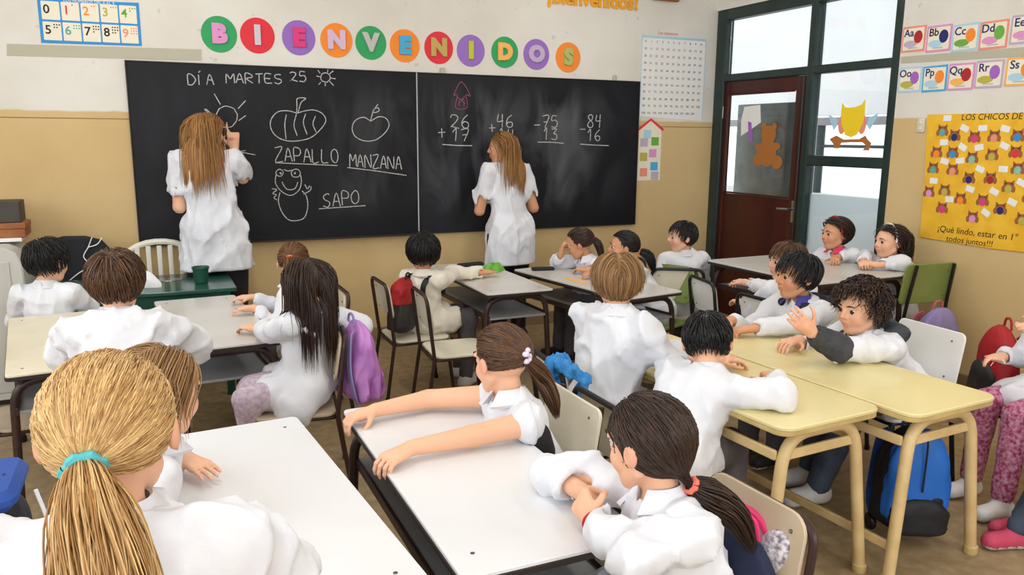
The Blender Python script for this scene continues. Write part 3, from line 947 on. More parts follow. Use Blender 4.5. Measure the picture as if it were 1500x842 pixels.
for s_, u, v, sz in (('LOS CHICOS DE 1°', 180, 20, .052), ('¡Qué lindo, estar en 1°', 115, 640, .056), ('todos juntos!!!', 170, 690, .052)):
    x, y = pq(u, v)
    for wd in s_.split():
        vs, fs = text_geo(wd, sz, T(0, 0, 0), .0004, 0, 0, 'LEFT', .1)
        MB().add([Z0 @ T(x, y, .0045) @ Vector(v) for v in vs], fs).build('lettering', 'paper_black', PO)
        x += max(v[0] for v in vs) + sz * .28
t = thing('wall_switch', 'small pale switch plate on the wall beside the yellow poster', 'switch', (RW, 3.635, 1.62))
MB().rbox((-.005, 0, 0), (.01, .055, .085), .002).build('plate', 'panel_cream', t)
for z in (-.018, .018):
    MB().rbox((-.012, 0, z), (.006, .024, .02), .002).build('rocker', 'panel_white', t)
# ------------------------------------------------------------------ desks and chairs


def make_desk(label, loc, rz, L=1.14, W=.44, h=.63, top='desk_white', group=None):
    """two-seat school desk: laminate top with dark rim, open shelf, bent tube end frames; long side along local y"""
    t = thing('school_desk', label, 'desk', loc, rz, group)
    MB().panel(rrect(W - .006, L - .006, .022, 4), .012, T(0, 0, h - .012), .002).build('desk_top', top, t)
    MB().panel(rrect(W, L, .025, 4), .016, T(0, 0, h - .025), .002).build('edge_band', 'dark_edge', t)
    sh = MB().rbox((0, 0, h - .165), (W - .05, L - .10, .012), .002)
    sh.build('shelf', 'shelf_grey', t)
    for sx in (-1, 1):
        MB().rbox((sx * (W / 2 - .03), 0, h - .16), (.012, L - .09, .03), .002).build('shelf_rail', 'brown_tube', t)
        MB().tube([(sx * (W / 2 - .05), -L / 2 + .08, h - .034), (sx * (W / 2 - .05), L / 2 - .08, h - .034)], .010, 8).build('top_rail', 'brown_tube', t)
    for sy in (-1, 1):
        y = sy * (L / 2 - .075)
        MB().tube(fillet([(-W / 2 + .005, y + sy * .03, .012), (-W / 2 + .025, y, h - .045), (W / 2 - .025, y, h - .045), (W / 2 - .005, y + sy * .03, .012)], .10), .0165, 10).build('leg_frame', 'brown_tube', t)
        for sx in (-1, 1):
            MB().lathe([(.019, 0), (.021, .004), (.021, .028), (.017, .032)], 10, T(sx * (W / 2 - .005), y + sy * .03, 0)).build('foot_cap', 'black_tube', t)
    sm = MB().lathe([(.0055, 0), (.0055, .0012), (.003, .0018)], 8).mesh('screw')
    sm.materials.append(MATS['screw'])
    for sx in (-1, 1):
        for sy in (-1, 1):
            o = put('screw', sm, t)
            o.location = (sx * (W / 2 - .06), sy * (L / 2 - .09), h - .0004)
    return t


def make_yellow_desk(label, loc, rz, L=1.2, W=.46, h=.63):
    t = thing('school_desk', label, 'desk', loc, rz, 'yellow school desks pushed together')
    MB().panel(rrect(W, L, .055, 6), .014, T(0, 0, h - .014), .003).build('desk_top', 'desk_yellow_top', t)
    MB().panel(rrect(W - .004, L - .004, .053, 6), .018, T(0, 0, h - .032), .003).build('edge_band', 'yellow_edge', t)
    for sy in (-1, 1):
        y = sy * (L / 2 - .06)
        MB().tube(fillet([(-W / 2 + .0, y + sy * .02, .012), (-W / 2 + .07, y, h - .052), (W / 2 - .07, y, h - .052), (W / 2 - .0, y + sy * .02, .012)], .11, 8), .021, 12).build('leg_frame', 'cream_tube', t)
        c = MB()
        random.seed(3)
        for k in range(9):
            c.ball((random.uniform(-.12, .12), y + random.uniform(-.012, .012), h - .0335), (random.uniform(.004, .011), .004, .0012), 6, 4)
        c.build('paint_chips', 'chipped_brown', t)
        for sx in (-1, 1):
            MB().lathe([(.024, 0), (.026, .004), (.026, .03), (.022, .034)], 10, T(sx * W / 2, y + sy * .02, 0)).build('foot_cap', 'yellow_edge', t)
    for sx in (-1, 1):
        MB().rbox((sx * (W / 2 - .045), 0, h - .12), (.016, L - .14, .035), .004).build('side_rail', 'cream_tube', t)
    MB().rbox((-W / 2 + .02, 0, .13), (.016, L - .10, .035), .004).build('stretcher', 'cream_tube', t)
    for sy in (-1, 1):
        MB().rbox((0, sy * (L / 2 - .06), h - .12), (W - .10, .016, .035), .004).build('end_rail', 'cream_tube', t)
    return t


def make_chair(label, loc, rz, panel='panel_cream', tube='brown_tube', framed=True, group=None, bh=.20):
    """child's stacking chair facing local +x: laminate seat and back on a bent tube frame"""
    t = thing('school_chair', label, 'chair', loc, rz, group)
    sz = .355
    MB().panel(rrect(.34, .35, .05, 5), .014, T(.01, 0, sz - .014), .003).build('seat', panel, t)
    MB().tube(fillet([(.165, -.15, sz - .025), (-.165, -.155, sz - .025), (-.165, .155, sz - .025), (.165, .15, sz - .025), (.165, -.149, sz - .025)], .04), .0095, 8).build('seat_frame', tube, t)
    for s in (-1, 1):
        MB().tube([(.20, s * .165, .01), (.16, s * .15, sz - .025)], .0105, 8).build('leg', tube, t)
        MB().tube([(-.215, s * .17, .01), (-.165, s * .165, sz - .01)], .0105, 8).build('leg', tube, t)
        for x, y in ((.20, s * .165), (-.215, s * .17)):
            MB().lathe([(.012, 0), (.0135, .003), (.0135, .02)], 8, T(x, y, 0)).build('rubber_foot', 'black_tube', t)
    tilt = Matrix.Translation((-.185, 0, .58)) @ Matrix.Rotation(math.radians(-9), 4, 'Y') @ Matrix(((0, 0, 1, 0), (1, 0, 0, 0), (0, 1, 0, 0), (0, 0, 0, 1)))
    if framed:
        MB().tube(fillet([(-.165, -.165, sz - .02), (-.208, -.17, .69), (-.208, .17, .69), (-.165, .165, sz - .02)], .06, 6), .0105, 8).build('back_frame', tube, t)
        MB().panel(rrect(.318, bh, .05, 5), .010, tilt @ T(0, 0, .004), .002).build('backrest', panel, t)
    else:
        for s in (-1, 1):
            MB().tube(fillet([(-.165, s * .15, sz - .02), (-.175, s * .14, .47), (-.212, s * .13, .69)], .05), .0095, 8).build('upright', tube, t)
        MB().panel(rrect(.36, bh, .03, 5), .012, tilt @ T(0, 0, .012), .003).build('backrest', panel, t)
    rm = MB().ball((0, 0, 0), .005, 6, 4).mesh('rivet')
    rm.materials.append(MATS['screw'])
    for s in (-1, 1):
        for q in (-1, 1):
            for z in ((.015, .004) if framed else (.024, .011)):
                o = put('rivet', rm, t)
                o.location = tilt @ Vector((s * .12, q * bh * .32, z))
    return t


make_desk('white topped school desk with blond girl leaning at its near end', (.205, 1.945, 0), 4.8, 1.14, .45, .63, 'desk_white')
make_desk('white topped school desk under the bare outstretched arms', (.757, 1.965, 0), 0, 1.13, .46, .63, 'desk_white')
make_desk('pale grey school desk with shelf beside the girl with purple backpack', (.225, 4.11, 0), 4.5, 1.16, .43, .63, 'desk_grey_top')
make_desk('cream topped school desk beside the white cupboard', (-.425, 3.97, 0), 7, 1.12, .40, .63, 'desk_cream_top')
make_desk('grey topped school desk under the cream sleeved arm', (1.955, 4.73, 0), 0, 1.14, .44, .63, 'desk_grey_top')
make_desk('pale school desk with the girl resting face on hand', (2.55, 4.36, 0), 9, 1.18, .45, .63, 'desk_grey_top')
make_desk('wide pale school desk in front of the dark door', (3.77, 3.77, 0), 2, .96, .80, .73, 'desk_grey_top')
make_yellow_desk('pale yellow school desk under the white sleeve of the boy leaning over', (1.96, 2.40, 0), 3.5, 1.19, .47)
make_yellow_desk('pale yellow school desk with the blue school bag under it', (2.45, 2.34, 0), 3.5, 1.22, .47)

CH = 'school chairs'
make_chair('cream chair of the small boy wearing the red backpack', (1.39, 4.50, 0), 0, group=CH)
make_chair('empty cream chair with brown tube frame beside the red backpack', (1.51, 4.09, 0), -4, group=CH)
make_chair('cream chair with purple backpack hanging on it', (.525, 3.46, 0), 172, 'panel_beige', group=CH)
make_chair('chair behind the girl with orange hair tie', (.72, 4.32, 0), 180, group=CH)
make_chair('cream backed chair of the girl with outstretched bare arms', (1.04, 2.19, 0), 180, 'panel_cream', framed=False, group=CH, bh=.23)
make_chair('beige backed chair with the navy and pink bag hung on it', (1.07, 1.35, 0), 183, 'panel_beige', framed=True, group=CH, bh=.25)
make_chair('chair with the blue scarf tied to its back', (1.545, 2.60, 0), -6, 'panel_cream', 'black_tube', group=CH)
make_chair('dark framed chair of the boy leaning over the yellow desk', (1.49, 2.13, 0), 0, 'panel_cream', 'black_tube', group=CH)
make_chair('chair of the boy with purple collar', (2.97, 2.85, 0), 180, 'panel_cream', 'black_tube', group=CH)
make_chair('white backed chair behind the curly haired boy', (2.99, 2.40, 0), 176, 'panel_white', 'black_tube', framed=False, group=CH, bh=.25)
make_chair('chair of the girl leaning on her hand', (2.89, 4.74, 0), 188, 'panel_cream', 'black_tube', group=CH)
make_chair('green backed chair behind the girl with dark wavy ponytail', (2.94, 4.20, 0), 200, 'panel_green', 'black_tube', framed=True, group=CH, bh=.24)
make_chair('chair under the boy in profile near the door', (3.19, 4.36, 0), 60, 'panel_cream', 'black_tube', group=CH)
make_chair('empty pale chair with black frame beside the wide desk', (3.20, 3.78, 0), -12, 'panel_white', 'black_tube', group=CH)
make_chair('chair of the child hidden behind the boy with purple collar', (3.13, 3.24, 0), 0, 'panel_white', 'black_tube', group=CH)
make_chair('chair of the girl with red hairband', (4.27, 3.96, 0), 180, 'panel_green', 'black_tube', framed=False, group=CH)
make_chair('green backed chair of the girl with white hairband, below the yellow poster', (4.295, 3.46, 0), 84, 'panel_green', 'black_tube', framed=False, group=CH, bh=.22).scale = (1.1, 1.1, 1.15)
make_chair('empty brown framed chair beside the cream topped desk', (-.50, 3.78, 0), 8, 'panel_beige', group=CH)
make_chair('cream chair behind the blond ponytail with a bag on it', (-.30, 2.42, 0), 6, 'panel_cream', group=CH)
make_chair('chair of the girl hidden behind the blond ponytail', (-.24, 1.98, 0), 0, 'panel_cream', group=CH)
make_chair('brown framed chair of the child in magenta leggings', (3.50, 2.04, 0), 170, 'panel_cream', group=CH)
make_chair('brown framed chair of the child in jeans and pink shoes', (3.30, 1.52, 0), 165, 'panel_cream', group=CH)

# green teacher's table and what stands on it
t = thing('teacher_table', 'dark green table with glossy top in front of the left blackboard', 'table', (-.145, 5.10, 0))
MB().panel(rrect(1.12, .62, .02, 4), .022, T(0, 0, .632), .003).build('table_top', 'table_green', t)
ap = MB()
for sy in (-1, 1):
    ap.rbox((0, sy * .27, .59), (1.02, .02, .08), .003)
for sx in (-1, 1):
    ap.rbox((sx * .51, 0, .59), (.02, .54, .08), .003)
ap.build('apron', 'table_green', t)
for sx in (-1, 1):
    for sy in (-1, 1):
        MB().rbox((sx * .50, sy * .26, .315), (.045, .045, .63), .004).build('leg', 'table_green', t)
t = thing('plant_pot', 'small dark green plastic pot on the green table', 'pot', (.235, 5.02, .654))
MB().lathe([(.032, 0), (.036, .003), (.046, .085), (.050, .088), (.050, .10), (.045, .10), (.041, .085), (.034, .02), (.0, .018)], 20).build('pot_body', 'pot_green', t)
MB().lathe([(.0, .08), (.041, .08), (.041, .084), (.0, .086)], 16).build('soil', 'box_dark', t)
tag(MB().panel(ell2(.05, 5.20, .085, .055, 24), .004, T(0, 0, .654), .001).build('glossy_plate', 'steel'), 'thin oval metal plate lying on the green table', 'plate')


def cloth_pile(name, lab, cat, c, rad, h, m, seed):
    """crumpled cloth: a lumpy closed dome"""
    rs = np.random.RandomState(seed)
    nu, nv = 40, 14
    ph = rs.uniform(0, 6.28, 12)
    V, F = [], []
    for j in range(nv + 1):
        b = (math.pi / 2) * j / nv
        for i in range(nu):
            a = 2 * math.pi * i / nu
            w = 1 + .22 * math.sin(3 * a + ph[0]) + .14 * math.sin(5 * a + ph[1] + 2 * b) + .10 * math.sin(9 * a + ph[2] - 3 * b)
            zz = h * math.sin(b) * (1 + .25 * math.sin(4 * a + ph[3]) * math.cos(b) + .12 * math.sin(7 * a + 5 * b + ph[4]))
            V.append((c[0] + rad[0] * math.cos(b) * w * math.cos(a), c[1] + rad[1] * math.cos(b) * w * math.sin(a), c[2] + max(zz, 0) + .001))
    for j in range(nv):
        for i in range(nu):
            k = (i + 1) % nu
            F.append((j * nu + i, j * nu + k, (j + 1) * nu + k, (j + 1) * nu + i))
    F.append(tuple(range(nu - 1, -1, -1)))
    return tag(MB().add(V, F).build(name, m, None, 60), lab, cat)


cloth_pile('folded_cloth', 'crumpled white cloth on the green table', 'cloth', (-.10, 5.02, .654), (.10, .075), .085, 'cloth_white', 3)

# white plastic garden chair behind the green table
t = thing('garden_chair', 'white plastic garden chair with slatted rounded back behind the green table', 'chair', (.02, 5.38, 0), 0)
MB().panel(rrect(.44, .36, .07, 6), .025, T(0, 0, .40), .006).build('seat', 'plastic_white', t)
arc = [(-.21, .17, .42), (-.215, .20, .70)] + [(.215 * math.cos(math.radians(a)), .20 + .012, .72 + .125 * math.sin(math.radians(a))) for a in range(170, 5, -15)] + [(.215, .20, .70), (.21, .17, .42)]
MB().tube(arc, .020, 8).build('back_rim', 'plastic_white', t)
for k in range(5):
    x = -.13 + k * .065
    MB().rbox((x, .195, .62), (.030, .012, .40), .003).build('back_slat', 'plastic_white', t)
for sx in (-1, 1):
    for sy in (-1, 1):
        MB().tube([(sx * .19, sy * .15, .41), (sx * .22, sy * (.18 if sy < 0 else .20), 0)], .02, 8, rr=[.026, .018]).build('leg', 'plastic_white', t)

# black padded office chair
t = thing('office_chair', 'black padded office chair with rounded back at the green table', 'chair', (-.455, 5.52, 0), 0)
M_ = Matrix(((1, 0, 0, 0), (0, 0, -1, .06), (0, 1, 0, .70), (0, 0, 0, 1)))
MB().panel([(-.20, -.22), (.20, -.22), (.215, -.02), (.205, .10), (.15, .175), (.06, .205), (-.06, .208), (-.14, .185), (-.195, .12), (-.215, -.02)], .06, M_, .016).build('backrest', 'black_fabric', t)
MB().panel(rrect(.44, .40, .08, 5), .06, T(0, -.08, .40), .015).build('seat', 'black_fabric', t)
MB().tube([(0, .10, .52), (0, .13, .40), (0, .0, .37)], .018, 8).build('back_bracket', 'black_tube', t)
MB().lathe([(.03, .05), (.03, .20), (.018, .21), (.018, .41)], 12).build('gas_column', 'black_tube', t)
bs = MB()
for k in range(5):
    a = 2 * math.pi * k / 5 + .3
    bs.tube([(0, 0, .08), (.24 * math.cos(a), .24 * math.sin(a), .055)], .016, 8)
    bs.ball((.24 * math.cos(a), .24 * math.sin(a), .026), .026, 10, 8)
bs.build('star_base', 'black_tube', t)
MB().tube(spline([(.10, -.012, .90), (.075, -.012, .84), (.045, -.02, .78), (.085, -.03, .72), (.02, -.04, .69), (-.07, -.05, .62)], 6), .0035, 6).build('cord', 'cloth_white', t)
MB().tube(spline([(.155, -.012, .895), (.125, -.012, .855), (.073, -.012, .838)], 5), .0035, 6).build('cord', 'cloth_white', t)

# cupboard at the left with boxes and folders on it
t = thing('white_cupboard', 'pale grey metal cupboard with rounded shoulder by the front wall', 'cupboard', (-.95, 5.33, 0))
Mc = Matrix(((1, 0, 0, 0), (0, 0, -1, .21), (0, 1, 0, 0), (0, 0, 0, 1)))
MB().panel([(-.25, .03), (.25, .03), (.265, .70), (.262, .80), (.235, .87), (.18, .905), (-.25, .91)], .42, Mc, .008).build('body', 'cabinet_white', t)
MB().rbox((0, -.213, .45), (.40, .008, .75), .003).build('door', 'cabinet_white', t)
MB().rbox((0, 0, .015), (.46, .38, .03), .003).build('plinth', 'dark_edge', t)
tag(MB().rbox((-.90, 5.42, .925), (.40, .24, .022), .003).build('paper_stack', 'paper_white'), 'flat stack of white paper on the pale cupboard', 'paper')
t = thing('brown_folder', 'brown cardboard folders stacked on the white paper', 'folder', (-.87, 5.43, .936))
MB().rbox((0, 0, .025), (.38, .25, .05), .004).build('folder', 'folder_brown', t)
MB().rbox((.01, -.005, .068), (.37, .24, .034), .004).build('folder', 'folder_brown', t)
t = thing('storage_box', 'dark storage box on top of the brown folders', 'box', (-.88, 5.44, 1.022))
MB().rbox((0, 0, .06), (.36, .22, .12), .004).build('box_body', 'box_dark', t)
MB().rbox((-.06, -.112, .045), (.16, .004, .05), .001).build('label_strip', 'paper_grey_silver', t)

# things on the desks
tag(MB().rbox((2.02, 5.15, .641), (.20, .07, .022), .008, Matrix.Rotation(.15, 4, 'Z')).build('pencil_case', 'black_fabric'), 'flat black pencil case on the grey desk before the blackboard', 'pencil case')
tag(MB().rbox((2.415, 4.80, .641), (.16, .06, .02), .007, Matrix.Rotation(-.2, 4, 'Z')).build('pencil_case', 'black_fabric'), 'slim black pencil case at the end of the pale desk', 'pencil case')
cloth_pile('green_pouch', 'crumpled pale green pouch on the grey desk by the boy\'s hand', 'pouch', (2.09, 4.90, .63), (.075, .055), .05, 'paper_leaf', 9)
tag(MB().rbox((2.42, 4.35, .633), (.03, .20, .006), .002, Matrix.Rotation(.12, 4, 'Z')).build('ruler', 'paper_peach'), 'thin yellow ruler on the pale desk', 'ruler')

# ------------------------------------------------------------------ bags


def soft_box(w, d, h, seed=1, taper=.82, n=3.2, nu=40, nv=22, cr=1.0):
    """soft rounded bag body (superellipse sections, rounded top), base at z = 0"""
    rs = np.random.RandomState(seed)
    ph = rs.uniform(0, 6.28, 6)
    V, F = [], []
    for j in range(nv + 1):
        z = j / nv
        k = min(1, (math.sin(math.pi * min(z * 6, 1) / 2)) ** .5) * (1 if z < .62 else math.cos((z - .62) / .38 * math.pi / 2 * .97) ** .45)
        k *= 1 - (1 - taper) * z
        for i in range(nu):
            a = 2 * math.pi * i / nu
            ca, sa = math.cos(a), math.sin(a)
            rr = (abs(ca) ** n + abs(sa) ** n) ** (-1 / n)
            wob = 1 + cr * (.03 * math.sin(4 * a + 7 * z + ph[0]) + .025 * math.sin(7 * a - 9 * z + ph[1]) + .03 * (1 - abs(math.sin(5 * a + 4 * z + ph[2]))) ** 2 + .03 * (1 - abs(math.sin(3 * a - 8 * z + ph[3]))) ** 2)
            V.append((w / 2 * ca * rr * k * wob, d / 2 * sa * rr * k * wob, z * h))
    for j in range(nv):
        for i in range(nu):
            q = (i + 1) % nu
            F.append((j * nu + i, j * nu + q, (j + 1) * nu + q, (j + 1) * nu + i))
    F += [tuple(range(nu - 1, -1, -1)), tuple(range(nv * nu, nv * nu + nu))]
    return V, F


def backpack(name, lab, loc, rz, w, d, h, body, pocket, trim, seed=1, tilt=0, strap=True, top=None, cr=1.0):
    """school backpack; its straps are on the local -y side, its pocket on the +y side"""
    t = thing(name, lab, 'backpack', loc, rz)
    t.rotation_euler.x = math.radians(tilt)
    MB().add(*soft_box(w, d, h, seed, cr=cr)).build('bag_body', body, t, 60)
    V, F = soft_box(w * .8, d * .55, h * .5, seed + 3, .9, cr=cr)
    MB().add([(x, y + d * .42, z + h * .04) for x, y, z in V], F).build('front_pocket', pocket, t, 60)
    zp = MB()
    zp.tube([(w * .40 * math.cos(a), d * .12, h * .55 + h * .40 * math.sin(a)) for a in np.linspace(-.2, math.pi + .2, 15)], .005, 6)
    zp.build('zip', trim, t)
    MB().tube(spline([(-.035, -d * .2, h * .96), (-.02, -d * .2, h + .03), (.02, -d * .2, h + .03), (.035, -d * .2, h * .96)], 5), .006, 6).build('carry_loop', trim, t)
    if top:
        V, F = soft_box(w * 1.02, d * 1.03, h * .5, seed, .8)
        MB().add([(x, y, z + h * .52) for x, y, z in V], F).build('top_section', top, t, 60)
    if strap:
        for s in (-1, 1):
            MB().ribbon(spline([(s * w * .22, -d * .38, h * .90), (s * w * .30, -d * .60, h * .80), (s * w * .34, -d * .68, h * .5), (s * w * .38, -d * .58, h * .2), (s * w * .36, -d * .42, h * .06)], 6), .035, .008, (0, 1, .2)).build('shoulder_strap', trim, t)
    return t


backpack('backpack', 'shiny purple school backpack hung on the chair of the girl with long dark hair', (.79, 3.41, .35), -80, .30, .12, .37, 'bag_purple', 'bag_purple', 'bag_lilac', 2, cr=3.2)
backpack('backpack', 'red and dark backpack worn by the small boy with black hair', (1.325, 4.46, .375), 50, .27, .12, .325, 'bag_dark', 'bag_dark', 'bag_black', 5, top='bag_red', strap=False)
t = backpack('wheeled_school_bag', 'bright blue and black school bag standing under the yellow desk', (2.60, 1.98, .035), 152, .27, .16, .42, 'bag_black', 'bag_black', 'strap_blue', 4, strap=True)
V, F = soft_box(.235, .10, .40, 7, .9)
MB().add([(x, y + .06, z + .03) for x, y, z in V], F).build('blue_front', 'bag_blue', t, 60)
V, F = soft_box(.21, .06, .15, 8, .95)
MB().add([(x, y + .105, z + .02) for x, y, z in V], F).build('lower_pocket', 'bag_black', t, 60)
MB().tube(spline([(0, .112, .41), (0, .118, .36), (0, .114, .20)], 6), .0035, 6).build('centre_seam', 'bag_black', t)
for s in (-1, 1):
    MB().lathe([(.0, -.012), (.03, -.012), (.034, -.006), (.034, .006), (.03, .012), (.0, .012)], 14, T(s * .11, -.05, -.001) @ Matrix.Rotation(math.pi / 2, 4, 'Y')).build('wheel', 'black_tube', t)
backpack('backpack', 'lilac and coral backpack hung on the green chair below the yellow poster', (4.19, 3.135, .16), 174, .31, .13, .40, 'bag_lilac', 'bag_coral', 'bag_coral', 11, tilt=-5, cr=2)
t = backpack('backpack', 'navy bag with pink and dotted flaps hung on the beige chair', (1.205, 1.335, .345), 96, .24, .08, .28, 'navy_fabric', 'navy_fabric', 'hot_pink', 14, strap=False)
MB().ball((.07, -.03, .26), (.055, .025, .07), 16, 10, Matrix.Rotation(.5, 3, 'Y')).build('dotted_flap', 'dot_lilac', t)
MB().ball((-.05, -.04, .23), (.045, .022, .085), 16, 10, Matrix.Rotation(-.5, 3, 'Y')).build('speckled_flap', 'dot_white', t)
MB().tube(spline([(.10, -.03, .22), (.06, -.05, .30), (-.01, -.05, .30), (-.05, -.05, .24)], 6), .012, 8).build('pink_piping', 'hot_pink', t)
t = backpack('backpack', 'black bag with blue top and white cord on the chair behind the blond ponytail', (-.40, 2.11, .36), 90, .30, .16, .33, 'bag_black', 'bag_black', 'bag_black', 15, strap=False)
MB().rbox((0, 0, .345), (.26, .14, .05), .018).build('blue_lid', 'strap_blue', t)
MB().tube(spline([(-.05, -.10, .34), (-.06, -.12, .24), (-.10, -.115, .10), (-.06, -.11, .02)], 8), .005, 6).build('white_cord', 'cloth_white', t)
backpack('backpack', 'red and grey backpack behind the child in magenta leggings', (3.53, 2.30, .33), 60, .26, .13, .36, 'bag_red', 'bag_dark', 'bag_red', 17)

# blue scarf knotted on the chair of the blond boy
SCARF = [[(0, .05, -.05), (-.03, .06, .005), (.0, .05, .035), (.03, .04, .0), (.01, .04, -.06)], [(.0, .05, .02), (-.02, -.02, .02), (-.015, -.08, .025), (.025, -.10, -.01), (.015, -.09, -.075)]]
# ------------------------------------------------------------------ people: implicit surfaces meshed by surface nets
A3 = lambda *p: np.array(p, dtype=np.float64)


def nrm(v):
    v = np.asarray(v, float)
    return v / (np.linalg.norm(v) + 1e-9)


class SDF:
    def __init__(s, lo, hi, h, fine=(), hf=None):
        s.ax = []
        for k in range(3):
            x, out = lo[k], []
            while x < hi[k]:
                out.append(x)
                x += hf if hf and any(a[k] - .01 <= x <= b[k] + .01 for a, b in fine) else h
            out.append(x)
            s.ax.append(np.array(out, dtype=np.float32))
        s.f = np.full([len(a) for a in s.ax], .5, dtype=np.float32)
        s.h = h

    def sub(s, lo, hi):
        sl = []
        for k in range(3):
            i = max(int(np.searchsorted(s.ax[k], lo[k])) - 1, 0)
            j = min(int(np.searchsorted(s.ax[k], hi[k])) + 1, len(s.ax[k]))
            if j <= i:
                return None, None
            sl.append(slice(i, j))
        X = s.ax[0][sl[0]][:, None, None]
        Y = s.ax[1][sl[1]][None, :, None]
        Z = s.ax[2][sl[2]][None, None, :]
        return tuple(sl), (X, Y, Z)

    def mix(s, sl, d, k, op):
        f = s.f[sl]
        if op == 'u':
            h = np.clip(.5 + .5 * (f - d) / k, 0, 1)
            s.f[sl] = f * (1 - h) + d * h - k * h * (1 - h)
        else:
            d = -d
            h = np.clip(.5 + .5 * (d - f) / k, 0, 1)
            s.f[sl] = f * (1 - h) + d * h + k * h * (1 - h)

    def cap(s, a, b, ra, rb=None, k=.012, flat=None, op='u'):
        """tapered capsule; flat = (axis vector, ratio) squashes the section along that axis"""
        rb = ra if rb is None else rb
        a, b = np.asarray(a, float), np.asarray(b, float)
        m = max(ra, rb) * (max(1, flat[1]) if flat else 1) + k + s.h * 2.5
        sl, G = s.sub(np.minimum(a, b) - m, np.maximum(a, b) + m)
        if sl is None:
            return
        ab = b - a
        L2 = float(ab @ ab) + 1e-12
        px, py, pz = G[0] - a[0], G[1] - a[1], G[2] - a[2]
        t = np.clip((px * ab[0] + py * ab[1] + pz * ab[2]) / L2, 0, 1)
        qx, qy, qz = px - t * ab[0], py - t * ab[1], pz - t * ab[2]
        if flat:
            n, r = nrm(flat[0]), flat[1]
            c = (qx * n[0] + qy * n[1] + qz * n[2]) * (1 / r - 1)
            qx, qy, qz = qx + c * n[0], qy + c * n[1], qz + c * n[2]
        d = np.sqrt(qx * qx + qy * qy + qz * qz) - (ra + (rb - ra) * t)
        if flat:
            d = d * min(1, (1 + flat[1]) / 2)
        s.mix(sl, d.astype(np.float32), k, op)

    def ell(s, c, r, M=None, k=.012, op='u'):
        c, r = np.asarray(c, float), np.asarray(r, float)
        M = np.eye(3) if M is None else M
        m = max(r) + k + s.h * 2.5
        sl, G = s.sub(c - m, c + m)
        if sl is None:
            return
        p = [G[0] - c[0], G[1] - c[1], G[2] - c[2]]
        k0 = k1 = 0
        for i in range(3):
            q = p[0] * M[0, i] + p[1] * M[1, i] + p[2] * M[2, i]
            k0 = k0 + (q / r[i]) ** 2
            k1 = k1 + (q / r[i] ** 2) ** 2
        k0, k1 = np.sqrt(k0), np.sqrt(k1) + 1e-9
        s.mix(sl, (k0 * (k0 - 1) / k1).astype(np.float32), k, op)

    def plane(s, p, n, k=.01):
        """keep the side the normal points away from"""
        d = (s.ax[0][:, None, None] - p[0]) * n[0] + (s.ax[1][None, :, None] - p[1]) * n[1] + (s.ax[2][None, None, :] - p[2]) * n[2]
        s.mix((slice(None),) * 3, (-d).astype(np.float32), k, 'i')

    def wrinkle(s, amp, seed, lam=.06, up=(0, 0, 1), aniso=2.2):
        """cloth folds: ridged waves added in the band near the surface"""
        I = np.argwhere(np.abs(s.f) < amp * 2 + s.h * 1.5)
        P = np.stack([s.ax[k][I[:, k]] for k in range(3)], 1).astype(np.float64)
        rs = np.random.RandomState(seed)
        w = np.zeros(len(P))
        for j in range(5):
            d = nrm(rs.normal(size=3))
            d = nrm(d - np.asarray(up) * (d @ np.asarray(up)) * (1 - 1 / aniso))
            e = nrm(rs.normal(size=3))
            l = lam * rs.uniform(.7, 1.8)
            ph = P @ d * (6.283 / l) + rs.uniform(0, 6.28) + 1.6 * np.sin(P @ e * (6.283 / (l * 2.3)) + rs.uniform(0, 6.28))
            w += (2.1 * (1 - np.abs(np.sin(ph / 2))) ** 1.6 - .55) * rs.uniform(.5, 1)
        s.f[I[:, 0], I[:, 1], I[:, 2]] -= (amp * w / 2.0).astype(np.float32)

    def nets(s):
        f = s.f
        f[0], f[-1], f[:, 0], f[:, -1], f[:, :, 0], f[:, :, -1] = (.1,) * 6
        ins = f < 0
        n = np.array(f.shape) - 1
        cnt = np.zeros(n, np.int8)
        offs = [(i, j, k) for i in (0, 1) for j in (0, 1) for k in (0, 1)]
        for i, j, k in offs:
            cnt += ins[i:i + n[0], j:j + n[1], k:k + n[2]]
        act = (cnt > 0) & (cnt < 8)
        I = np.argwhere(act)
        idm = np.full(n, -1, np.int32)
        idm[act] = np.arange(len(I))
        acc = np.zeros((len(I), 3))
        c = np.zeros(len(I))
        for a in offs:
            for ax in range(3):
                if a[ax]:
                    continue
                b = list(a)
                b[ax] = 1
                fa = f[I[:, 0] + a[0], I[:, 1] + a[1], I[:, 2] + a[2]]
                fb = f[I[:, 0] + b[0], I[:, 1] + b[1], I[:, 2] + b[2]]
                x = (fa < 0) != (fb < 0)
                t = np.where(x, fa / np.where(x, fa - fb, 1), 0)
                for q in range(3):
                    acc[:, q] += np.where(x, a[q] + (t if q == ax else 0), 0)
                c += x
        V = I + acc / c[:, None]
        V = np.stack([np.interp(V[:, q], np.arange(len(s.ax[q])), s.ax[q]) for q in range(3)], 1)
        Q = []
        for ax in range(3):
            u, v = (ax + 1) % 3, (ax + 2) % 3
            sa = [slice(None)] * 3
            sb = [slice(None)] * 3
            sa[ax], sb[ax] = slice(0, -1), slice(1, None)
            x = ins[tuple(sa)] != ins[tuple(sb)]
            E = np.argwhere(x)
            E = E[(E[:, u] > 0) & (E[:, v] > 0) & (E[:, u] < n[u]) & (E[:, v] < n[v])]
            A = ins[E[:, 0], E[:, 1], E[:, 2]]

            def cell(du, dv):
                C = E.copy()
                C[:, u] -= du
                C[:, v] -= dv
                return idm[C[:, 0], C[:, 1], C[:, 2]]
            q = np.stack([cell(1, 1), cell(0, 1), cell(0, 0), cell(1, 0)], 1)
            q[~A] = q[~A][:, ::-1]
            Q.append(q)
        return V, np.concatenate(Q)


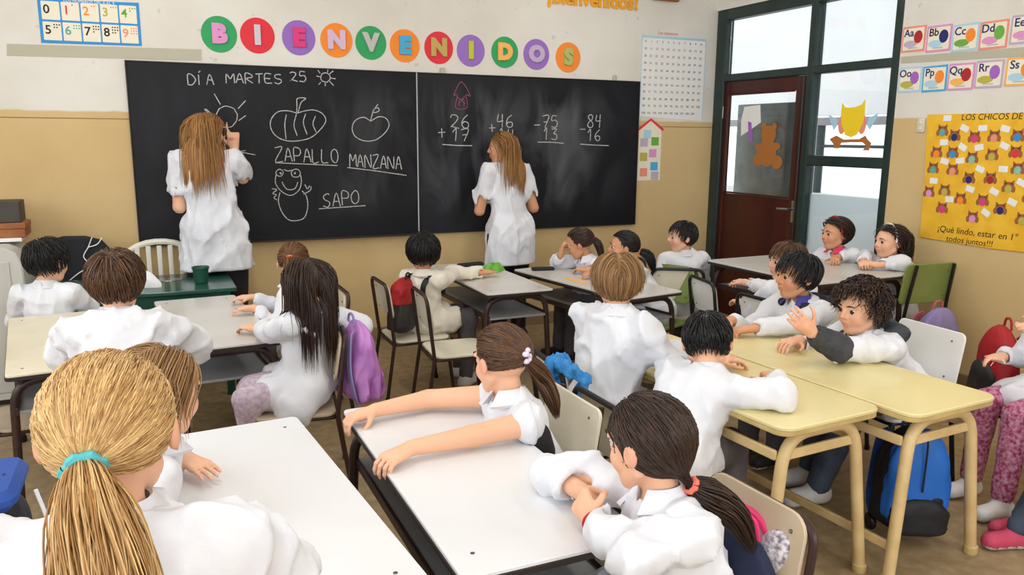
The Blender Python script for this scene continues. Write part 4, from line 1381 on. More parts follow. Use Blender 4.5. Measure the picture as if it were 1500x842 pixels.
def ik(S, W, a, b, hint):
    """elbow of a two-bone arm from S to W"""
    S, W = np.asarray(S, float), np.asarray(W, float)
    d = np.linalg.norm(W - S)
    if d > (a + b) * .995:
        k = d / ((a + b) * .995)
        a, b = a * k, b * k
    e = nrm(W - S)
    x = (a * a - b * b + d * d) / (2 * d)
    y = math.sqrt(max(a * a - x * x, 0))
    h = np.asarray(hint, float)
    h = nrm(h - e * (h @ e))
    return S + e * x + h * y


def hand_bones(w, d, n, side, L, pose):
    """capsules of a hand: w wrist, d finger direction, n palm normal, side +1 right / -1 left"""
    d = nrm(d)
    n = nrm(np.asarray(n, float) - d * (np.asarray(n, float) @ d))
    t = np.cross(d, n) * side
    out = []
    offs = (.19, .065, -.065, -.185)
    lens = (.42, .47, .44, .35)
    curl = dict(relax=(20, 28, 20), flat=(4, 8, 6), fist=(72, 88, 50), grip=(45, 50, 35), point=(0, 4, 2), cup=(32, 36, 26))[pose]
    for i in range(4):
        kn = w + d * .50 * L + t * offs[i] * L * .95 - n * .015 * L
        out.append((w + t * offs[i] * L * .55, kn, .078 * L, .068 * L, .010))
        c = curl if not (pose == 'point' and i > 0) else (78, 92, 55)
        a = 0
        p = kn
        dd = nrm(d + t * offs[i] * .35)
        for j in range(3):
            a += math.radians(c[j] + (i * 3 if pose not in ('flat', 'point') else 0))
            q = p + (dd * math.cos(a) + n * math.sin(a)) * lens[i] * L * (.44, .31, .25)[j]
            out.append((p, q, (.050, .046, .042)[j] * L, (.046, .042, .036)[j] * L, .003))
            p = q
    p = w + d * .10 * L + t * .15 * L + n * .03 * L
    if pose in ('fist', 'point', 'grip', 'cup'):
        dirs = (d * .55 + t * .55 + n * .45, d * .75 + t * .1 + n * .6, d * .5 - t * .45 + n * .6)
    else:
        dirs = (d * .55 + t * .75 + n * .15, d * .8 + t * .5 + n * .15, d * .95 + t * .2 + n * .15)
    for j, v in enumerate(dirs):
        q = p + nrm(v) * L * (.24, .19, .14)[j]
        out.append((p, q, (.075, .055, .047)[j] * L, (.055, .047, .040)[j] * L, .006 if j == 0 else .003))
        p = q
    out.append((w - d * .02 * L, w + d * .30 * L, .13 * L, .15 * L, .010))
    return out


HEAD_R = A3(.088, .073, .080)     # cranium radii (front-back, side, up)
HEAD_C = A3(-.008, 0, .022)


def fib(n):
    i = np.arange(n) + .5
    z = 1 - 2 * i / n
    a = i * 2.39996
    r = np.sqrt(1 - z * z)
    return np.stack([r * np.cos(a), r * np.sin(a), z], 1)


def hairline(D, front=.52, nape=-.52):
    """True where the scalp direction D (forward, left, up) bears hair"""
    x = np.clip((D[:, 0] + .15) / .85, 0, 1)
    x = x * x * (3 - 2 * x)
    return D[:, 2] > nape + (front - nape) * x


def strand_mesh(P, rad, shade, rs, flat=1.0):
    """three-sided tapered tubes along strands P (n, m, 3)"""
    n, m, _ = P.shape
    Tn = np.zeros_like(P)
    Tn[:, 1:-1] = P[:, 2:] - P[:, :-2]
    Tn[:, 0] = P[:, 1] - P[:, 0]
    Tn[:, -1] = P[:, -1] - P[:, -2]
    Tn /= np.linalg.norm(Tn, axis=2, keepdims=True) + 1e-9
    ref = rs.normal(size=(n, 1, 3))
    U = np.cross(Tn, ref)
    U /= np.linalg.norm(U, axis=2, keepdims=True) + 1e-9
    W = np.cross(Tn, U)
    t = np.linspace(0, 1, m)
    prof = np.minimum(1, .55 + t * 3) * np.clip((1.02 - t) * 3.2, .12, 1)
    R = rad[:, None] * prof[None, :]
    V = np.zeros((n, m, 3, 3))
    for k in range(3):
        a = 2 * math.pi * k / 3
        V[:, :, k] = P + R[:, :, None] * (U * math.cos(a) + W * math.sin(a))
    base = (np.arange(n)[:, None, None] * m + np.arange(m - 1)[None, :, None]) * 3
    k = np.arange(3)[None, None, :]
    k2 = (k + 1) % 3
    Q = np.stack([base + k, base + k2, base + 3 + k2, base + 3 + k], -1).reshape(-1, 4)
    return V.reshape(-1, 3), Q, np.repeat(shade, m * 3)


def make_hair(head, M, hs, style, hm, root, org, n=420, seed=1, length=.07, tie=None, tail=None, tail_r=.03, tail_n=150, lock=.0024, front=.52, nape=-.52, bodies=(), part=0.0, curl=0.0, volume=1.0, tie_mat=None, back=0.0, tail_prof=(.30, .62, 1, .85, .30)):
    rs = np.random.RandomState(seed)
    c = head + M @ (HEAD_C * hs)
    R = HEAD_R * hs
    off = .006 * hs * volume
    VV, QQ, SS = [], [], []
    cnt = 0

    def push(V, Q, S):
        nonlocal cnt
        VV.append(V)
        QQ.append(Q + cnt)
        SS.append(S)
        cnt += len(V)
    # scalp cap
    nu, nv = 36, 20
    th = np.linspace(0, math.pi, nv + 1)
    ph = np.linspace(0, 2 * math.pi, nu, endpoint=False)
    D = np.stack([np.sin(th)[:, None] * np.cos(ph)[None], np.sin(th)[:, None] * np.sin(ph)[None], np.cos(th)[:, None] * np.ones(nu)[None]], -1).reshape(-1, 3)
    keep = hairline(D, front, nape)
    ripple = 1 + .004 * np.sin(D[:, 1] * 60)
    Vc = c + ((D * ripple[:, None]) * (R + off * .75)) @ M.T
    q = []
    for j in range(nv):
        for i in range(nu):
            k = (i + 1) % nu
            f4 = (j * nu + i, (j + 1) * nu + i, (j + 1) * nu + k, j * nu + k)
            if sum(keep[list(f4)]) >= 3:
                q.append(f4)
    push(Vc, np.array(q), np.full(len(Vc), .25))
    D = fib(int(n * 2.2))
    D = D[hairline(D, front + .02, nape + .02)]
    D = D[rs.permutation(len(D))]
    k = len(D)
    jit = rs.normal(size=(k, 3)) * .12
    if style == 'tied':
        m = 7
        tdir = nrm((tie - c) @ M / R)
        t = np.linspace(0, 1, m)[None, :, None]
        P = D[:, None] * (1 - t) + tdir[None, None] * t
        P += (jit[:, None] * .16) * np.sin(math.pi * t)
        P /= np.linalg.norm(P, axis=2, keepdims=True)
        hgt = off * (1.0 + rs.uniform(0, .9, (k, 1, 1)) * np.sin(math.pi * t) ** .5 + 1.2 * t ** 3)
        P = c + (P * (R + hgt)) @ M.T
        P = P + (np.asarray(tie) + jit[:, None] * .03 - P) * t ** 6
    else:
        m = 7 if style == 'short' else 12
        Ls = length * hs * rs.uniform(.72, 1.15, k)
        if style == 'short':
            Ls *= np.where(D[:, 2] < -.1, .55, 1)
        else:
            Ls = Ls + np.clip(D[:, 2], 0, 1) * .10 * hs
        crown = A3(-.50, .08, .86)
        p = D.copy()
        pts = [c + (p * (R + off * .6)) @ M.T]
        wpos = pts[0].copy()
        lift = off * (1 + rs.uniform(0, 1.1, k))[:, None] * (1 + volume * .15)
        gl = M.T @ A3(0, 0, -1)          # gravity in head coordinates
        phs = rs.uniform(0, 6.28, (k, 2))
        for j in range(1, m):
            loc = (wpos - c) @ M
            u = loc / (R + lift)
            un = u / (np.linalg.norm(u, axis=1, keepdims=True) + 1e-9)
            if style == 'short':
                v = un - crown
                v += gl * .45
            else:
                side = np.where(D[:, 1:2] >= part, 1.0, -1.0)
                top = np.clip(un[:, 2:3], 0, 1)
                onh = np.clip((un[:, 2:3] + .75) / .5, 0, 1) * (np.linalg.norm(u, axis=1, keepdims=True) < 1.25)
                v = np.concatenate([-.55 * top - back * onh, side * top * .9, np.zeros((k, 1))], 1) + gl * (1.0 - .75 * top)
            v = v + jit * (1.0 if style == 'short' else .22)
            if curl:
                v = v + curl * np.stack([np.sin(j * 1.9 + phs[:, 0]), np.cos(j * 1.9 + phs[:, 1]), np.sin(j * 1.3 + phs[:, 1])], 1)
            near = np.linalg.norm(u, axis=1) < 1.12
            vn = (v * un).sum(1, keepdims=True)
            v = np.where(near[:, None], v - un * vn * (1 if not curl else .7), v)
            v /= np.linalg.norm(v, axis=1, keepdims=True) + 1e-9
            wpos = wpos + (v @ M.T) * (Ls / m)[:, None]
            loc = (wpos - c) @ M
            u = loc / (R + lift)
            r = np.linalg.norm(u, axis=1, keepdims=True)
            loc = np.where(r < 1, loc / np.maximum(r, 1e-6), loc)
            wpos = c + loc @ M.T
            for a, b, rr in bodies:
                ab = b - a
                tt = np.clip(((wpos - a) @ ab) / (ab @ ab), 0, 1)[:, None]
                q_ = wpos - a - tt * ab
                dd = np.linalg.norm(q_, axis=1, keepdims=True)
                need = rr + lift * .8
                wpos = np.where(dd < need, a + tt * ab + q_ / (dd + 1e-9) * need, wpos)
            pts.append(wpos.copy())
        P = np.stack(pts, 1)
    clump = .5 + .5 * np.sin(D[:, 1] * 17 + 3 * np.sin(D[:, 2] * 9 + seed) + D[:, 0] * 11)
    push(*strand_mesh(P, lock * hs * rs.uniform(.7, 1.3, k), np.clip(.55 * rs.uniform(0, 1, k) ** 1.2 + .45 * clump, 0, 1), rs))
    if tail is not None:
        C_ = np.array([list(v) for v in spline([tuple(x) for x in [tie] + list(tail)], 3)])
        m = len(C_)
        t = np.linspace(0, 1, m)
        prof = np.interp(t, [0, .08, .35, .7, 1], tail_prof) * tail_r
        disc = rs.uniform(-1, 1, (tail_n * 2, 2))
        disc = disc[np.linalg.norm(disc, axis=1) < 1][:tail_n]
        nn = len(disc)
        tg = np.gradient(C_, axis=0)
        tg /= np.linalg.norm(tg, axis=1, keepdims=True) + 1e-9
        a = np.cross(tg, M[:, 1])
        a /= np.linalg.norm(a, axis=1, keepdims=True) + 1e-9
        b = np.cross(tg, a)
        wob = rs.uniform(0, 6.28, (nn, 1))
        dx = disc[:, :1] * prof + .12 * prof * np.sin(t * 7 + wob)
        dy = disc[:, 1:] * prof + .12 * prof * np.cos(t * 6 + wob)
        P = C_[None] + dx[..., None] * a[None] + dy[..., None] * b[None] * 1.15
        cut = rs.uniform(.78, 1.0, nn)
        tt = np.linspace(0, 1, m)[None] * cut[:, None]
        P = np.stack([np.stack([np.interp(tt[i], t, P[i, :, q_]) for q_ in range(3)], 1) for i in range(nn)])
        push(*strand_mesh(P, lock * 1.15 * hs * rs.uniform(.7, 1.4, nn), rs.uniform(0, 1, nn) ** 1.2, rs))
    me = np_mesh('hair', np.concatenate(VV) - org, np.concatenate(QQ), True, {'shade': np.concatenate(SS)})
    h = put('hair', me, root, hm)
    if tie_mat and tie is not None:
        d = nrm(np.asarray(tail[0]) - tie) if tail is not None else nrm(tie - c)
        u = nrm(np.cross(d, A3(.3, .2, .9)))
        w = np.cross(d, u)
        ring = [Vector(tie - org + d * .008 + (u * math.cos(a) + w * math.sin(a)) * max(.0120 * hs, tail_r * .40) * (1 + .10 * math.sin(a * 7))) for a in np.linspace(0, 2 * math.pi, 25)]
        MB().tube(ring, .0068 * hs, 8, False).build('hair_tie', tie_mat, root)
    return h


def make_person(label, P):
    """P: pose in world metres; see the calls below"""
    s = P.get('s', 1.0)
    adult = P.get('adult', False)
    hs = P.get('hs', 1.0)
    yaw = math.radians(P['yaw'])
    f, l, up = A3(math.cos(yaw), math.sin(yaw), 0), A3(-math.sin(yaw), math.cos(yaw), 0), A3(0, 0, 1)
    pel, head = A3(*P['pel']), A3(*P['head'])
    ly, lp, lt = math.radians(P['look']), math.radians(P.get('nod', 0)), math.radians(P.get('tilt', 0))
    hf = A3(math.cos(ly) * math.cos(lp), math.sin(ly) * math.cos(lp), -math.sin(lp))
    hl = A3(-math.sin(ly), math.cos(ly), 0)
    hu = np.cross(hf, hl)
    hl, hu = hl * math.cos(lt) + hu * math.sin(lt), -hl * math.sin(lt) + hu * math.cos(lt)
    M = np.stack([hf, hl, hu], 1)
    hp = lambda x, y, z: head + M @ (A3(x, y, z) * hs)
    neck = A3(*P['neck']) if 'neck' in P else head - hu * .106 * hs - hf * .020 * hs - up * .010
    spine = nrm(neck - pel)
    org = A3(pel[0], pel[1], 0)
    root = thing('person', label, 'person', tuple(org), 0)
    sw = P.get('sw', .118) * s
    chest_f = nrm(f - spine * (f @ spine))
    sl = P.get('shl', l)           # shoulder line direction (towards the person's left)
    sl = nrm(sl)
    sh = {1: neck - sl * sw - spine * .035 * s, -1: neck + sl * sw - spine * .035 * s}   # 1 right, -1 left
    arms = {}
    LA, LF, LH = .19 * s, .165 * s, P.get('hand', .128) * s
    for sd, key in ((1, 'R'), (-1, 'L')):
        a = P.get('arm' + key)
        if a is None:
            a = dict(w=pel + f * .20 * s - sl * sd * .07 * s + up * .14 * s, d=f * .9 + sl * sd * .4, n=-up)
        W = np.asarray(a['w'], float)
        E = np.asarray(a['e'], float) if 'e' in a else ik(sh[sd], W, LA, LF, a.get('hint', -sl * sd * .5 - up - f * .3))
        d = nrm(a.get('d', W - E))
        arms[sd] = (E, W, d, hand_bones(W + d * .012, d, a.get('n', (0, 0, -1)), sd, LH, a.get('pose', 'relax')))
    legs = {}
    stand = P.get('stand', False)
    for sd, key in ((1, 'R'), (-1, 'L')):
        hj = pel - l * sd * .068 * s - up * .01
        k = P.get('knee' + key)
        k = A3(*k) if k is not None else (hj + f * .03 * s - up * (pel[2] * .47) if stand else hj + f * .28 * s - l * sd * .015 - up * .015)
        an = P.get('ank' + key)
        an = A3(*an) if an is not None else A3(k[0] + (-f[0] * .03 if stand else f[0] * .02), k[1] + (-f[1] * .03 if stand else f[1] * .02), .065 * s)
        legs[sd] = (hj, k, an, nrm(A3(*P.get('toe' + key, tuple(f)))))
    hf_ = P.get('res', .0092)
    # ---- body (one continuous skin)
    allp = [head, pel, neck] + [q for a in arms.values() for q in (a[0], a[1])] + [q for g in legs.values() for q in g[:3]] + [b[1] for a in arms.values() for b in a[3]]
    lo, hi = np.min(allp, 0) - .15, np.max(allp, 0) + .15
    fine = [(head - .125 * hs, head + .125 * hs)]
    for a in arms.values():
        pts = np.array([b[0] for b in a[3]] + [b[1] for b in a[3]])
        fine.append((pts.min(0) - .015, pts.max(0) + .015))
    S = SDF(lo, hi, .016, fine, hf_)
    S.cap(pel, pel + spine * .10 * s, .085 * s, .080 * s, .03, (chest_f, .78))
    S.cap(pel + spine * .10 * s, neck - spine * .07 * s, .078 * s, .088 * s, .03, (chest_f, .74))
    bf = .80 if P.get('coat', {}).get('sleeve', 'long') == 'long' else 1.0
    S.cap(sh[1] + sl * .02, sh[-1] - sl * .02, .040 * s * bf, .040 * s * bf, .03)
    nr = (.050 if adult else .036 * s)
    S.cap(neck - spine * .02, hp(-.018, 0, -.055), nr * 1.08, nr * .95, .02)
    for sd, (E, W, d, hb) in arms.items():
        S.cap(sh[sd], E, .036 * s * bf, .029 * s * bf, .015)
        S.cap(E, W, .029 * s * bf, .0205 * s, .010)
        for a, b, r1, r2, k in hb:
            S.cap(a, b, r1, r2, k)
    for sd, (hj, k, an, toe) in legs.items():
        S.cap(hj, k, .068 * s, .047 * s, .02)
        S.cap(k, k * .6 + an * .4 - nrm(toe) * .008, .045 * s, .042 * s, .012)
        S.cap(k * .6 + an * .4 - nrm(toe) * .008, an, .042 * s, .028 * s, .012)
        S.cap(an - up * .02, an + toe * .09 * s - up * .036 * s, .025 * s, .019 * s, .012)
    S.ell(hp(*HEAD_C), HEAD_R * hs, M, .01)
    S.ell(hp(.030, 0, -.035), A3(.052, .053, .058) * hs, M, .018 * hs)
    S.cap(hp(.052, -.010, -.084), hp(.052, .010, -.084), .017 * hs, .017 * hs, .016 * hs)
    for q in (-1, 1):
        S.ell(hp(.046, q * .031, -.030), A3(.030, .026, .028) * hs, M, .014 * hs)
        S.cap(hp(-.002, q * .050, -.048), hp(.035, q * .034, -.078), .013 * hs, .014 * hs, .020 * hs)
        S.ell(hp(.089, q * .030, .002), A3(.014, .018, .0095) * hs, M, .009 * hs, 'i')
        S.cap(hp(.077, q * .012, .019), hp(.070, q * .044, .019), .0085 * hs, .006 * hs, .010 * hs)
        S.ell(hp(-.010, q * .079, -.006), A3(.017, .008, .025) * hs, M, .005 * hs)
        S.ell(hp(-.002, q * .088, -.004), A3(.009, .005, .015) * hs, M, .004 * hs, 'i')
    S.cap(hp(.080, 0, .010), hp(.095, 0, -.020), .0065 * hs, .0095 * hs, .010 * hs)
    for q in (-1, 1):
        S.cap(hp(.085, q * .006, -.024), hp(.082, q * .010, -.025), .0065 * hs, .005 * hs, .006 * hs)
    S.cap(hp(.078, -.015, -.0465), hp(.084, 0, -.045), .0045 * hs, .0058 * hs, .005 * hs)
    S.cap(hp(.084, 0, -.045), hp(.078, .015, -.0465), .0058 * hs, .0045 * hs, .005 * hs)
    S.cap(hp(.076, -.012, -.056), hp(.081, 0, -.057), .0048 * hs, .0062 * hs, .005 * hs)
    S.cap(hp(.081, 0, -.057), hp(.076, .012, -.056), .0062 * hs, .0048 * hs, .005 * hs)
    V, Q = S.nets()
    loc = (V - head) @ M / hs
    lips = np.exp(-((loc[:, 2] + .051) / .0075) ** 2) * np.exp(-(loc[:, 1] / .018) ** 4) * (loc[:, 0] > .068)
    cheek = .35 * np.exp(-(((loc[:, 0] - .07) / .03) ** 2 + ((np.abs(loc[:, 1]) - .038) / .02) ** 2 + ((loc[:, 2] + .03) / .022) ** 2))
    nose = .25 * np.exp(-(((loc[:, 0] - .1) / .02) ** 2 + (loc[:, 1] / .015) ** 2 + ((loc[:, 2] + .02) / .02) ** 2))
    ear = .3 * np.exp(-((np.abs(loc[:, 1]) - .082) / .012) ** 2) * (np.abs(loc[:, 2]) < .04)
    put('body', np_mesh('body', V - org, Q, True, {'tint': np.clip(lips * .85 + cheek + nose + ear, 0, 1)}), root, P.get('skin', 'skin_light'))
    # eyes and brows
    for q in (-1, 1):
        b = MB().ball((0, 0, 0), .0108 * hs, 14, 10)
        me = b.mesh('eye')
        me.materials.append(MATS['eye_white'])
        me.materials.append(MATS['eye_dark'])
        vdir = nrm(A3(1, q * .12 + P.get('gaze', 0), -.02))
        for p in me.polygons:
            if nrm(A3(*p.center)) @ vdir > .50:
                p.material_index = 1
        e = put('eye', me, root)
        Mx = Matrix(((hf[0], hl[0], hu[0]), (hf[1], hl[1], hu[1]), (hf[2], hl[2], hu[2]))).to_4x4()
        e.matrix_local = Matrix.Translation(Vector(hp(.0700, q * .030, .001) - org)) @ Mx
        br = [Vector(hp(.086 - .001 * abs(t_) * 3, q * (.014 + t_ * .032), .021 + .005 * math.sin(t_ * 2.6)) - org) for t_ in (0, .25, .5, .75, 1)]
        br[-1] = Vector(hp(.071, q * .048, .020) - org)
        MB().tube(br, .002, 5, True, [.0018 * hs, .003 * hs, .003 * hs, .0024 * hs, .001 * hs]).build('eyebrow', P['hair'][1], root)
    # ---- lower garments
    def cloth(name, m, h, build, wr=None, seed=3, lam=.06):
        pts = [pel, neck] + [q for a in arms.values() for q in (a[0], a[1])] + [q for g in legs.values() for q in g[:3]]
        S2 = SDF(np.min(pts, 0) - .17, np.max(pts, 0) + .17, h)
        build(S2)
        if wr:
            S2.wrinkle(wr, seed, lam)
        V2, Q2 = S2.nets()
        if len(V2) == 0:
            return None
        return put(name, np_mesh(name, V2 - org, Q2, True), root, m)
    seed = P.get('seed', 1)
    low = P.get('low', ('trousers', 'grey_trousers', 1.0))

    def b_low(S2):
        S2.cap(pel, pel + spine * .06 * s, .096 * s, .09 * s, .03, (chest_f, .82))
        for sd, (hj, k, an, toe) in legs.items():
            S2.cap(hj, k, .079 * s, .058 * s, .02)
            e = k + (an - k) * low[2] * .97
            S2.cap(k, e, .056 * s, (.044 if low[0] == 'trousers' else .046) * s, .012)
    cloth(low[0], low[1], P.get('lowh', .018), b_low, .004, seed + 5, .07)
    for sd, (hj, k, an, toe) in legs.items():
        a = an - up * (an[2] - .030 * s)
        S3 = SDF(a - .20 * s, a + .22 * s, .0125)
        S3.cap(a - toe * .025 * s + up * .004, a + toe * .110 * s + up * .004, .040 * s, .036 * s, .01, (up, .95))
        S3.cap(a - toe * .012 * s, an + up * .004, .038 * s, .035 * s, .015)
        S3.plane((0, 0, .003), (0, 0, -1), .004)
        V3, Q3 = S3.nets()
        me3 = np_mesh('shoe', V3 - org, Q3, True)
        me3.polygons.foreach_set('material_index', (V3[Q3].mean(1)[:, 2] < .019).astype(np.int32))
        put('shoe', me3, root, [P.get('shoe', 'shoe_dark'), 'sole'])
    # ---- coat
    ct = P.get('coat', {})
    cm = ct.get('mat', 'coat_white')
    slv = ct.get('sleeve', 'long')
    loose = ct.get('loose', 1.0)

    def b_coat(S2):
        tr = .108 * s * loose
        S2.cap(pel + spine * .02 * s, neck - spine * .09 * s, tr * 1.02, tr * .96, .03, (chest_f, .80))
        S2.cap(sh[1] + sl * .022, sh[-1] - sl * .022, .050 * s, .050 * s, .035)
        S2.cap(neck - spine * .06 * s, neck - spine * .004 * s, .075 * s, .052 * s, .03)
        for sd, (E, W, d, hb) in arms.items():
            S2.cap(sh[sd], sh[sd] + (E - sh[sd]) * (1 if slv == 'long' else .62 if slv == 'short' else .02), (.050 if slv != 'none' else .040) * s, (.045 if slv == 'long' else .054) * s * loose ** .5, .02)
            if slv == 'long':
                e = W - nrm(W - E) * .030 * s
                if sd in ct.get('fore', {}):
                    e = E + (W - E) * ct['fore'][sd]
                S2.cap(E, e, .044 * s * loose ** .5, .036 * s * ct.get('cuff', 1.0), .014)
                S2.cap(e if sd not in ct.get('fore', {}) else W, W + d * .05 * s, .026 * s * ct.get('cuff', 1.0), .03 * s * ct.get('cuff', 1.0), .006, None, 'i')
            elif slv == 'short':
                e = sh[sd] + (E - sh[sd]) * .64
                S2.cap(e, e + nrm(E - sh[sd]) * .14 * s, .041 * s, .048 * s, .006, None, 'i')
        hem = ct.get('hem', .5)
        if stand:
            z0 = pel[2] - hem * s
            ctr = A3(pel[0], pel[1], z0)
            for q in (-1, 1):
                S2.cap(pel + l * q * .042 * s + spine * .05, ctr + l * q * .050 * s - up * .06, .104 * s, .104 * s * ct.get('flare', 1.15), .04, (f, 1.0))
        else:
            for sd, (hj, k, an, toe) in legs.items():
                S2.cap(hj + up * .005, hj + (k - hj) * hem, .088 * s, .080 * s, .045)
            S2.cap(pel + up * .01, pel + f * .16 * s * hem * 2, .10 * s, .08 * s, .05)
            for (a_, b_, r_) in ct.get('skirt', ()):
                S2.cap(a_, b_, r_, r_ * 1.05, .04)
        nk = nrm(hp(-.018, 0, -.055) - neck)
        S2.cap(neck - nk * .005, neck + nk * .14, nr * 1.22, nr * 1.9, .008, None, 'i')
        S2.wrinkle(ct.get('wr', .0085) * s, seed, ct.get('lam', .10))
        S2.wrinkle(ct.get('wr', .0085) * .22 * s, seed + 50, .06, (0, 0, 1), 5)
        if stand:
            S2.plane((0, 0, pel[2] - hem * s), (0, 0, -1), .006)
    cloth('coat', cm, ct.get('h', .0105), b_coat)
    nk = nrm(hp(-.018, 0, -.055) - neck)
    if ct.get('collar', True):
        uf = nrm(f - nk * (f @ nk))
        ul = np.cross(nk, uf)
        ang = np.linspace(-2.65, 2.65, 27)
        cv, cf = [], []
        for a in ang:
            e = 1 + .30 * (abs(a) / 2.65) ** 6
            dr_ = -uf * math.cos(a) + ul * math.sin(a)
            for r_, h_ in ((1.16, .030), (1.27, .033), (1.95 * e, -.004), (1.80 * e, -.012)):
                cv.append(tuple(neck + dr_ * nr * r_ + nk * h_ * s - org))
        for i in range(len(ang) - 1):
            for q in range(4):
                w_ = (q + 1) % 4
                cf.append((i * 4 + q, i * 4 + w_, i * 4 + 4 + w_, i * 4 + 4 + q))
        cf += [(3, 2, 1, 0), tuple(range(len(cv) - 4, len(cv)))]
        MB().add(cv, cf).build('collar', ct.get('collar_mat', cm), root, 60)
    if 'buttons' in ct:
        bm_ = MB()
        for t_ in np.linspace(.2, .85, 4):
            p = pel + (neck - pel) * t_ + chest_f * ct['buttons'] * .09 * s
            bm_.ball(tuple(p - org), .006, 8, 6)
        bm_.build('button', 'panel_white', root)
    # ---- hair
    hk = dict(P['hair'][2])
    if 'tie' in hk:
        hk['tie'] = hp(*hk['tie'])
    if 'tail' in hk:
        hk['tail'] = [A3(*q) for q in hk['tail']]
    if hk.pop('drape', False):
        hk['bodies'] = [(pel, neck, .090 * s), (sh[1], sh[-1], .052 * s)]
    make_hair(head, M, hs, P['hair'][0], P['hair'][1], root, org, seed=seed, **hk)
    if 'band' in P:
        bd = [Vector(hp(*(HEAD_C + A3(.022, math.sin(a) * (HEAD_R[1] + .013), math.cos(a) * (HEAD_R[2] + .013)))) - org) for a in np.linspace(-1.75, 1.75, 21)]
        MB().ribbon(bd, .012 * hs, .004, tuple(hu)).build('hairband', P['band'], root) if False else MB().tube(bd, .0065 * hs, 6).build('hairband', P['band'], root)
    P['_'] = dict(root=root, org=org, hp=hp, neck=neck, sh=sh, arms=arms, pel=pel, f=f, l=l, sl=sl, spine=spine, chest_f=chest_f)
    return root
# ------------------------------------------------------------------ the two teachers
def hand(w, d=None, n=(0, 0, -1), pose='relax', e=None, hint=None):
    o = dict(w=w, n=n, pose=pose)
    if d is not None:
        o['d'] = d
    if e is not None:
        o['e'] = e
    if hint is not None:
        o['hint'] = A3(*hint)
    return o


make_person('teacher with long straight honey hair pointing at the chalk sun, white short-sleeved coat', dict(
    adult=True, s=1.38, hs=1.12, stand=True, yaw=84, pel=(.355, 5.36, .885), head=(.345, 5.42, 1.545), look=40, nod=-4, seed=11, res=.0095,
    armR=hand((.515, 5.56, 1.435), (.0, .12, 1), (0, 1, 0), 'point', e=(.545, 5.44, 1.255)), armL=hand((.22, 5.58, 1.12), (.4, .6, .2), (0, 0, -1), 'relax', e=(.155, 5.41, 1.08)),
    low=('trousers', 'black_fabric', 1.0), coat=dict(mat='coat_grey_white', sleeve='short', hem=.145, flare=1.12, collar=False),
    hair=('long', 'hair_honey', dict(length=.40, n=640, drape=True, lock=.0019, back=.35, part=.1)), skin='skin_light'))
T2 = dict(
    adult=True, s=1.30, hs=1.08, stand=True, yaw=100, pel=(2.43, 5.38, .80), head=(2.375, 5.42, 1.445), look=158, nod=2, seed=12, res=.0085,
    armR=hand((2.58, 5.56, 1.03), (-.3, .8, .1), (0, 0, -1), 'relax', e=(2.64, 5.42, 1.00)), armL=hand((2.26, 5.60, 1.08), (.2, .7, .3), (0, 0, -1), 'grip', e=(2.20, 5.43, .99)),
    low=('trousers', 'black_fabric', 1.0), coat=dict(mat='coat_white', sleeve='short', hem=.16, flare=1.02, collar=False),
    hair=('long', 'hair_honey', dict(length=.36, n=640, drape=True, lock=.0019, back=.4, part=-.2)), skin='skin_tan', band='black_tube')
make_person('teacher with wavy brown hair facing the sums on the smudged blackboard, cream coat', T2)

# ------------------------------------------------------------------ the pupils
SHORT = dict(n=540, lock=.0021, nape=-.72)
make_person('boy with thick black hair in white coat sitting at the green table', dict(
    yaw=80, pel=(-.52, 4.63, .44), head=(-.512, 4.66, .878), look=50, nod=4, hs=1.06, seed=21,
    armR=hand((-.36, 4.86, .66), (.3, 1, 0)), armL=hand((-.62, 4.86, .66), (-.2, 1, 0)), kneeR=(-.44, 4.80, .45), kneeL=(-.60, 4.80, .45),
    hair=('short', 'hair_black', dict(length=.075, volume=1.6, **SHORT)), coat=dict(loose=1.1)))
make_person('brown haired boy in white coat leaning between two desks, seen from behind', dict(
    s=1.12, hs=1.01, stand=True, yaw=88, pel=(-.135, 2.88, .56), head=(-.134, 3.03, 1.022), look=80, nod=6, seed=22,
    armR=hand((.02, 3.27, .70), (-.6, .7, -.1), e=(.115, 3.12, .75)), armL=hand((-.24, 3.30, .70), (.5, .8, -.1), e=(-.335, 3.14, .75)),
    hair=('short', 'hair_brown', dict(length=.085, volume=1.5, n=900, lock=.0017, nape=-.78)), coat=dict(hem=.22, loose=1.18, wr=.0115)))
make_person('girl with chestnut ponytail and orange hair tie behind the girl with long dark hair', dict(
    yaw=150, pel=(.74, 4.27, .43), head=(.655, 4.22, .872), look=84, seed=23,
    armL=hand((.44, 4.12, .665), (-1, 0, 0)), armR=hand((.46, 4.40, .665), (-1, .1, 0)), kneeL=(.48, 4.22, .44), kneeR=(.48, 4.36, .44),
    hair=('tied', 'hair_chestnut', dict(tie=(-.088, .022, .048), tail=[(.615, 4.085, .86), (.610, 4.08, .76)], tail_r=.028, n=560, lock=.0020, tie_mat='orange_tie'))))
make_person('girl with very long dark brown hair in white coat and dotted capri leggings', dict(
    s=1.04, hs=1.03, yaw=128, pel=(.565, 3.47, .44), head=(.578, 3.44, .895), look=112, nod=3, seed=24,
    armR=hand((.815, 3.62, .60), (-.1, .4, -.9), e=(.832, 3.49, .675)), armL=hand((.40, 3.66, .665), (-.6, .6, 0), e=(.42, 3.46, .69)),
    kneeL=(.305, 3.37, .43), kneeR=(.34, 3.52, .43), ankL=(.32, 3.42, .07), ankR=(.36, 3.56, .07), toeL=(-1, .1, 0), toeR=(-1, .1, 0),
    low=('leggings', 'dotted_leggings', .48), shoe='shoe_white', coat=dict(hem=.42, loose=1.08, skirt=[((.57, 3.36, .44), (.50, 3.33, .37), .075)]),
    hair=('long', 'hair_dark_brown', dict(length=.38, n=640, drape=True, lock=.0018, back=.35))))
